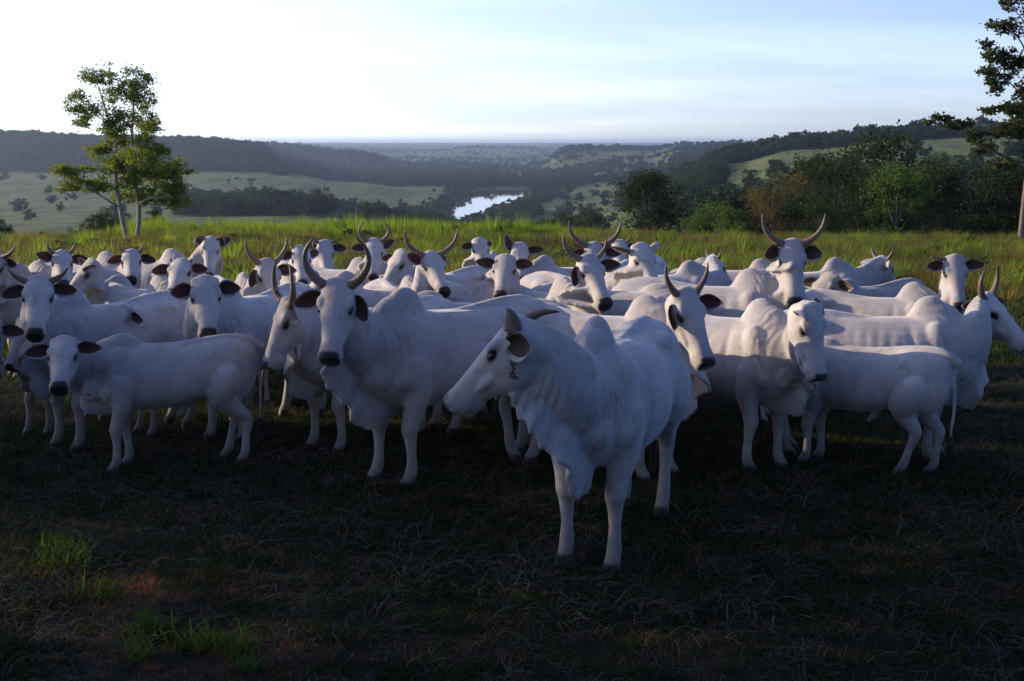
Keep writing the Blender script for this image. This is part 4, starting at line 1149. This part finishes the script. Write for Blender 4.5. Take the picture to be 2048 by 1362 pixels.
HERD = [
 dict(hump=(1190, 630), D=7.15, yaw=-20, poll=(1020, 640), face=(-106, 47), horns=('bendback', 'tuskup'), ears=('h', (.50, -.02, -.85)), earopen=(1.0, .0, .0), scar=-1, earout=.058, throatflap=1.7, throat=.9, slim=1.0, fat=1.08, dewlap=1.25, ruffle=.015, legs=[.03, -.03, .06, -.06], ribs=.3, vox=.0105, earlen=.185, earw=1.15, hs=1.04,
      label='big white humped cow standing alone in front, head turned left in profile with stubby horns'),
 dict(hump=(238, 670), D=9.7, yaw=-72, poll=(126, 676), muz=(116, 758), calf=True, ears=((1, -.12, .15), (1, .05, .15)), legs=[.03, -.10, -.06, .08],
      label='white calf standing sideways at the front left, large ears spread, face to the viewer'),
 dict(hump=(800, 573), D=9.25, yaw=-50, poll=(672, 566), muz=(655, 700), horns='lyre', ears=((1, -.32, .25), (.45, -.8, .2)), legs=[-.02, .06, .05, -.08], dewlap=1.3,
      label='white cow with tall lyre shaped horns facing forward, left of the big front cow'),
 dict(hump=(655, 578), D=10.5, yaw=-50, poll=(562, 604), face=(-62, 68), horns='cres', ears=((.5, .9, .2), 'h'), dewlap=1.0, hk=.95,
      label='white cow lowering its shaded face, crescent horns seen beside the lyre horned cow'),
 dict(hump=(135, 572), D=10.6, yaw=-34, poll=(76, 556), muz=(67, 652), horns=('flat', 'flat'), hk=.85, ears=('hd', 'h'),
      label='white cow with short flat dark horns looking over the front left calf'),
 dict(hump=(447, 556), D=11.0, yaw=-24, poll=(410, 556), muz=(416, 652), ears=((1, -.1, .3), (1, .05, .3)), earw=1.1, earlen=.19,
      label='hornless white cow facing forward right behind the front left calf\'s rump'),
 dict(hump=(300, 640), D=11.2, yaw=-55, poll=(240, 614), face=(-32, 48), calf=True, ears=('u', 'h'), humpsize=.6,
      label='small calf peeping over the back of the front left calf, one ear out'),
 dict(hump=(322, 548), D=13.0, yaw=52, poll=(361, 519), face=(2, 28), horns='stub', ears=((1, -.12, .3), (1, .0, .3)),
      label='white cow raising its black nose with wide reddish ears, neck stretched up'),
 dict(hump=(80, 518), D=15.2, yaw=58, poll=(123, 502), muz=(126, 556), horns='short', hk=1.15, ears=((1, .45, .2), 'h'),
      label='white cow with two short pointed horns near the left edge before the tall grass'),
 dict(hump=(230, 548), D=13.6, yaw=-62, poll=(176, 520), face=(-48, 46), ears=('u', (.5, .1, .9)),
      label='hornless grey white cow looking down to the left beside the short horned cow'),
 dict(hump=(215, 500), D=16.8, yaw=62, poll=(262, 500), muz=(262, 548), horns='short', ears=('hd', 'hd'),
      label='white cow with short thick horns standing right below the slender twin stemmed tree'),
 dict(hump=(345, 495), D=18.0, yaw=68, poll=(420, 477), face=(0, 62), horns='curl', ears=('ub', 'ub'),
      label='white cow whose dark horns curl down around its pale blank face'),
 dict(hump=(488, 543), D=13.0, yaw=28, poll=(536, 522), muz=(558, 604), horns='vee', ears=((.4, -.7, .2), (1, -.1, .3)), hk=.9,
      label='white cow with straight spread horns and an orange lit ear, tilting its face'),
 dict(hump=(575, 520), D=15.6, yaw=22, poll=(602, 494), muz=(604, 556), horns='back', hk=.6, ears=('h', 'b'),
      label='white cow with black muzzle between the spread horned cow and the lyre horned cow'),
 dict(hump=(624, 500), D=18.0, yaw=25, poll=(650, 483), face=(12, 55), horns='curl', hk=.7, ears=('b', 'h'),
      label='far white cow with small curved horns and one dark ear held out to the right'),
 dict(hump=(722, 512), D=16.3, yaw=62, poll=(748, 480), muz=(745, 545), horns='lyre', hk=.8, ears=('h', 'ub'),
      label='far white cow with upright curved horns in front of the bright tall grass'),
 dict(hump=(838, 520), D=15.0, yaw=-38, poll=(797, 502), face=(-42, 50), ears=('h', 'b'),
      label='hornless white cow bowing its head left, beside the upright curved horns'),
 dict(hump=(685, 540), D=12.6, yaw=-66, poll=(628, 560), face=(-70, 50), ears=('h', 'h'), humpsize=1.1,
      label='white cow whose round hump shows between the lyre shaped horns'),
 dict(hump=(818, 550), D=12.8, yaw=22, poll=(864, 505), muz=(890, 570), horns='wide', ears=((.9, .45, .1), 'b'), hk=1.0,
      label='white cow with long straight horns spread like a V, one ear pointing up'),
 dict(hump=(850, 580), D=11.3, yaw=-100, poll=(775, 640), face=(-90, 60), ears=('h', 'h'), humpsize=.5,
      label='white back behind the hump of the lyre horned cow, its head out of sight'),
 dict(hump=(972, 560), D=12.4, yaw=52, poll=(1010, 511), muz=(1001, 577), ears=((1, .2, .3), (1, .1, .3)), earlen=.22,
      label='hornless white cow facing forward, dark ears wide, above the front cow\'s horns'),
 dict(hump=(950, 530), D=16.0, yaw=88, poll=(1000, 540), face=(60, 60), ears=('h', 'h'), humpsize=.7,
      label='white cow showing only its long back beside the wide V horned cow'),
 dict(hump=(985, 500), D=18.5, yaw=-15, poll=(960, 478), face=(14, 50), ears=((1, -.1, .3), 'b'),
      label='far hornless cow with a single red lit ear, farthest one below the river'),
 dict(hump=(1085, 508), D=17.0, yaw=-66, poll=(1040, 488), face=(5, 52), horns='stub', ears=((.4, .9, .1), (1, .1, .3)), earlen=.24,
      label='far cow with button horns and one big ear stretched right, body to its right'),
 dict(hump=(1130, 550), D=11.9, yaw=34, poll=(1180, 512), muz=(1214, 592), horns=('wide', 'mid'), hk=.85, ears=((.35, -.8, .3), (1, .05, .3)),
      label='white cow with half raised horns, round hump and one dark ear out to the right'),
 dict(hump=(1205, 510), D=15.0, yaw=-20, poll=(1190, 489), face=(6, 60), horns='wide', hk=1.0, ears=('hd', 'h'),
      label='white cow hidden to the brow, long wide horns rising behind another cow\'s head'),
 dict(hump=(1262, 500), D=18.0, yaw=-22, poll=(1240, 483), face=(0, 55), horns='short', ears=('hd', 'b'),
      label='farthest cow in the middle, forehead and one short horn above a dark ear'),
 dict(hump=(1235, 530), D=13.2, yaw=44, poll=(1286, 490), muz=(1318, 570), ears=((.95, .35, -.15), (.55, .35, -.5)), earopen=(0, -1, .4), earlen=.25,
      label='hornless white cow with long face and a big pale ear pointing up left'),
 dict(hump=(1300, 588), D=9.45, yaw=55, poll=(1380, 584), muz=(1424, 712), horns='mid', ears=((.30, -.75, .35), (1, -.05, .3)), hk=1.0, legs=[.05, -.03, 0, 0],
      label='white cow with two medium upright horns right of the big front cow, dark ear out'),
 dict(hump=(1322, 566), D=11.9, yaw=64, poll=(1390, 620), face=(70, 60), ears=('h', 'h'), humpsize=.4,
      label='white cow with a sunlit bony rump behind the big front cow, head hidden'),
 dict(hump=(1345, 572), D=12.6, yaw=-118, poll=(1300, 600), face=(-120, 60), ears=('h', 'h'), humpsize=.4,
      label='white back between the medium horned cow and the tall horned cow, head hidden'),
 dict(hump=(1530, 595), D=9.7, yaw=46, poll=(1632, 616), muz=(1652, 748), ears=((.5, .1, .8), (.35, .85, -.5)), earlen=.16, earw=1.2, legs=[.02, -.08, 0, 0],
      label='hornless white cow on the right lowering its long face over a calf'),
 dict(hump=(1642, 676), D=9.95, yaw=-121, poll=(1590, 690), face=(-112, 50), calf=True, ears=('h', (1, .05, .2)), humpsize=.5, legs=[.02, -.05, .20, -.05],
      label='calf at the right with hanging tail, its head hidden behind the long faced hornless cow'),
 dict(hump=(1868, 590), D=10.1, yaw=76, poll=(1984, 590), face=(50, 44), horns='lyre', hk=.85, ears=((.7, .05, -.9), 'h'), legs=[.03, -.06, 0, 0], dewlap=1.2,
      label='white horned cow at the right edge looking right, sun patch on its hump'),
 dict(hump=(1508, 534), D=12.0, yaw=62, poll=(1587, 486), muz=(1593, 592), horns='wide', hk=.95, ears=((1, -.15, .45), (1, -.15, .45)), earlen=.18, earw=1.2,
      label='tall white cow with the highest horns of the herd and two round dark ears'),
 dict(hump=(1835, 562), D=12.3, yaw=60, poll=(1912, 515), muz=(1922, 602), horns=('side', 'stub'), hk=.9, ears=((1, .0, .3), (1, .1, .3)),
      label='white cow with one sideways pink horn and half sunlit face at the right'),
 dict(hump=(1675, 512), D=16.0, yaw=104, poll=(1768, 514), face=(125, 50), horns='mid', hk=.75, ears=('b', 'b'),
      label='far cow facing away to the right, two thin upright horns close together'),
 dict(hump=(1690, 560), D=13.6, yaw=-58, poll=(1655, 548), face=(-50, 40), calf=True, ears=('h', 'h'), dark=.55,
      label='grey brown calf face peering out below the tallest horned cow\'s ear'),
 dict(hump=(1385, 518), D=15.6, yaw=98, poll=(1432, 512), face=(120, 50), horns='mid', hk=.6, ears=('b', 'b'),
      label='far cow turned away, two thin horn tips just right of its sloping white back'),
 dict(hump=(1525, 515), D=17.5, yaw=80, poll=(1572, 520), face=(80, 60), ears=('h', 'h'),
      label='far white cow whose back shows left of the tallest horned cow\'s neck'),
 dict(hump=(30, 524), D=15.0, yaw=-48, poll=(-10, 510), face=(-20, 55), horns='flat', ears=('h', 'h'),
      label='cow cut by the left edge with one dark horn tip, white back behind'),
 dict(hump=(-62, 640), D=10.3, yaw=48, poll=(-28, 640), face=(5, 50), calf=True, ears=('h', 'h'), legs=[0, 0, 0, 0],
      label='calf mostly outside the left edge, its red lit ear poking into view'),
 dict(hump=(80, 655), D=11.3, yaw=-20, poll=(42, 640), face=(-25, 60), calf=True, ears=('b', 'b'),
      label='calf half hidden below the chin of the flat horned cow'),
]
for i_, c_ in enumerate(HERD):
    build_cow(c_, i_)
# ------------------------------------------------------------------ evening haze
hz = bpy.data.meshes.new('haze')
x0, x1, y0, y1, z0, z1 = -19800, 19800, -70, 15100, WATER_Z - 90, 26.0
hv = [(x, y, z) for x in (x0, x1) for y in (y0, y1) for z in (z0, z1)]
hz.from_pydata(hv, [], [(0, 1, 3, 2), (4, 6, 7, 5), (0, 4, 5, 1), (2, 3, 7, 6), (0, 2, 6, 4), (1, 5, 7, 3)])
hm = bpy.data.materials.new('haze_air'); hm.use_nodes = True
hn = hm.node_tree; hn.nodes.clear()
ho = hn.nodes.new('ShaderNodeOutputMaterial'); pv = hn.nodes.new('ShaderNodeVolumePrincipled')
pv.inputs['Color'].default_value = (.68, .84, 1.0, 1); pv.inputs['Density'].default_value = .00010; pv.inputs['Anisotropy'].default_value = .62
hn.links.new(pv.outputs[0], ho.inputs['Volume'])
hz.materials.append(hm)
tag(obj('haze', hz), kind='stuff')
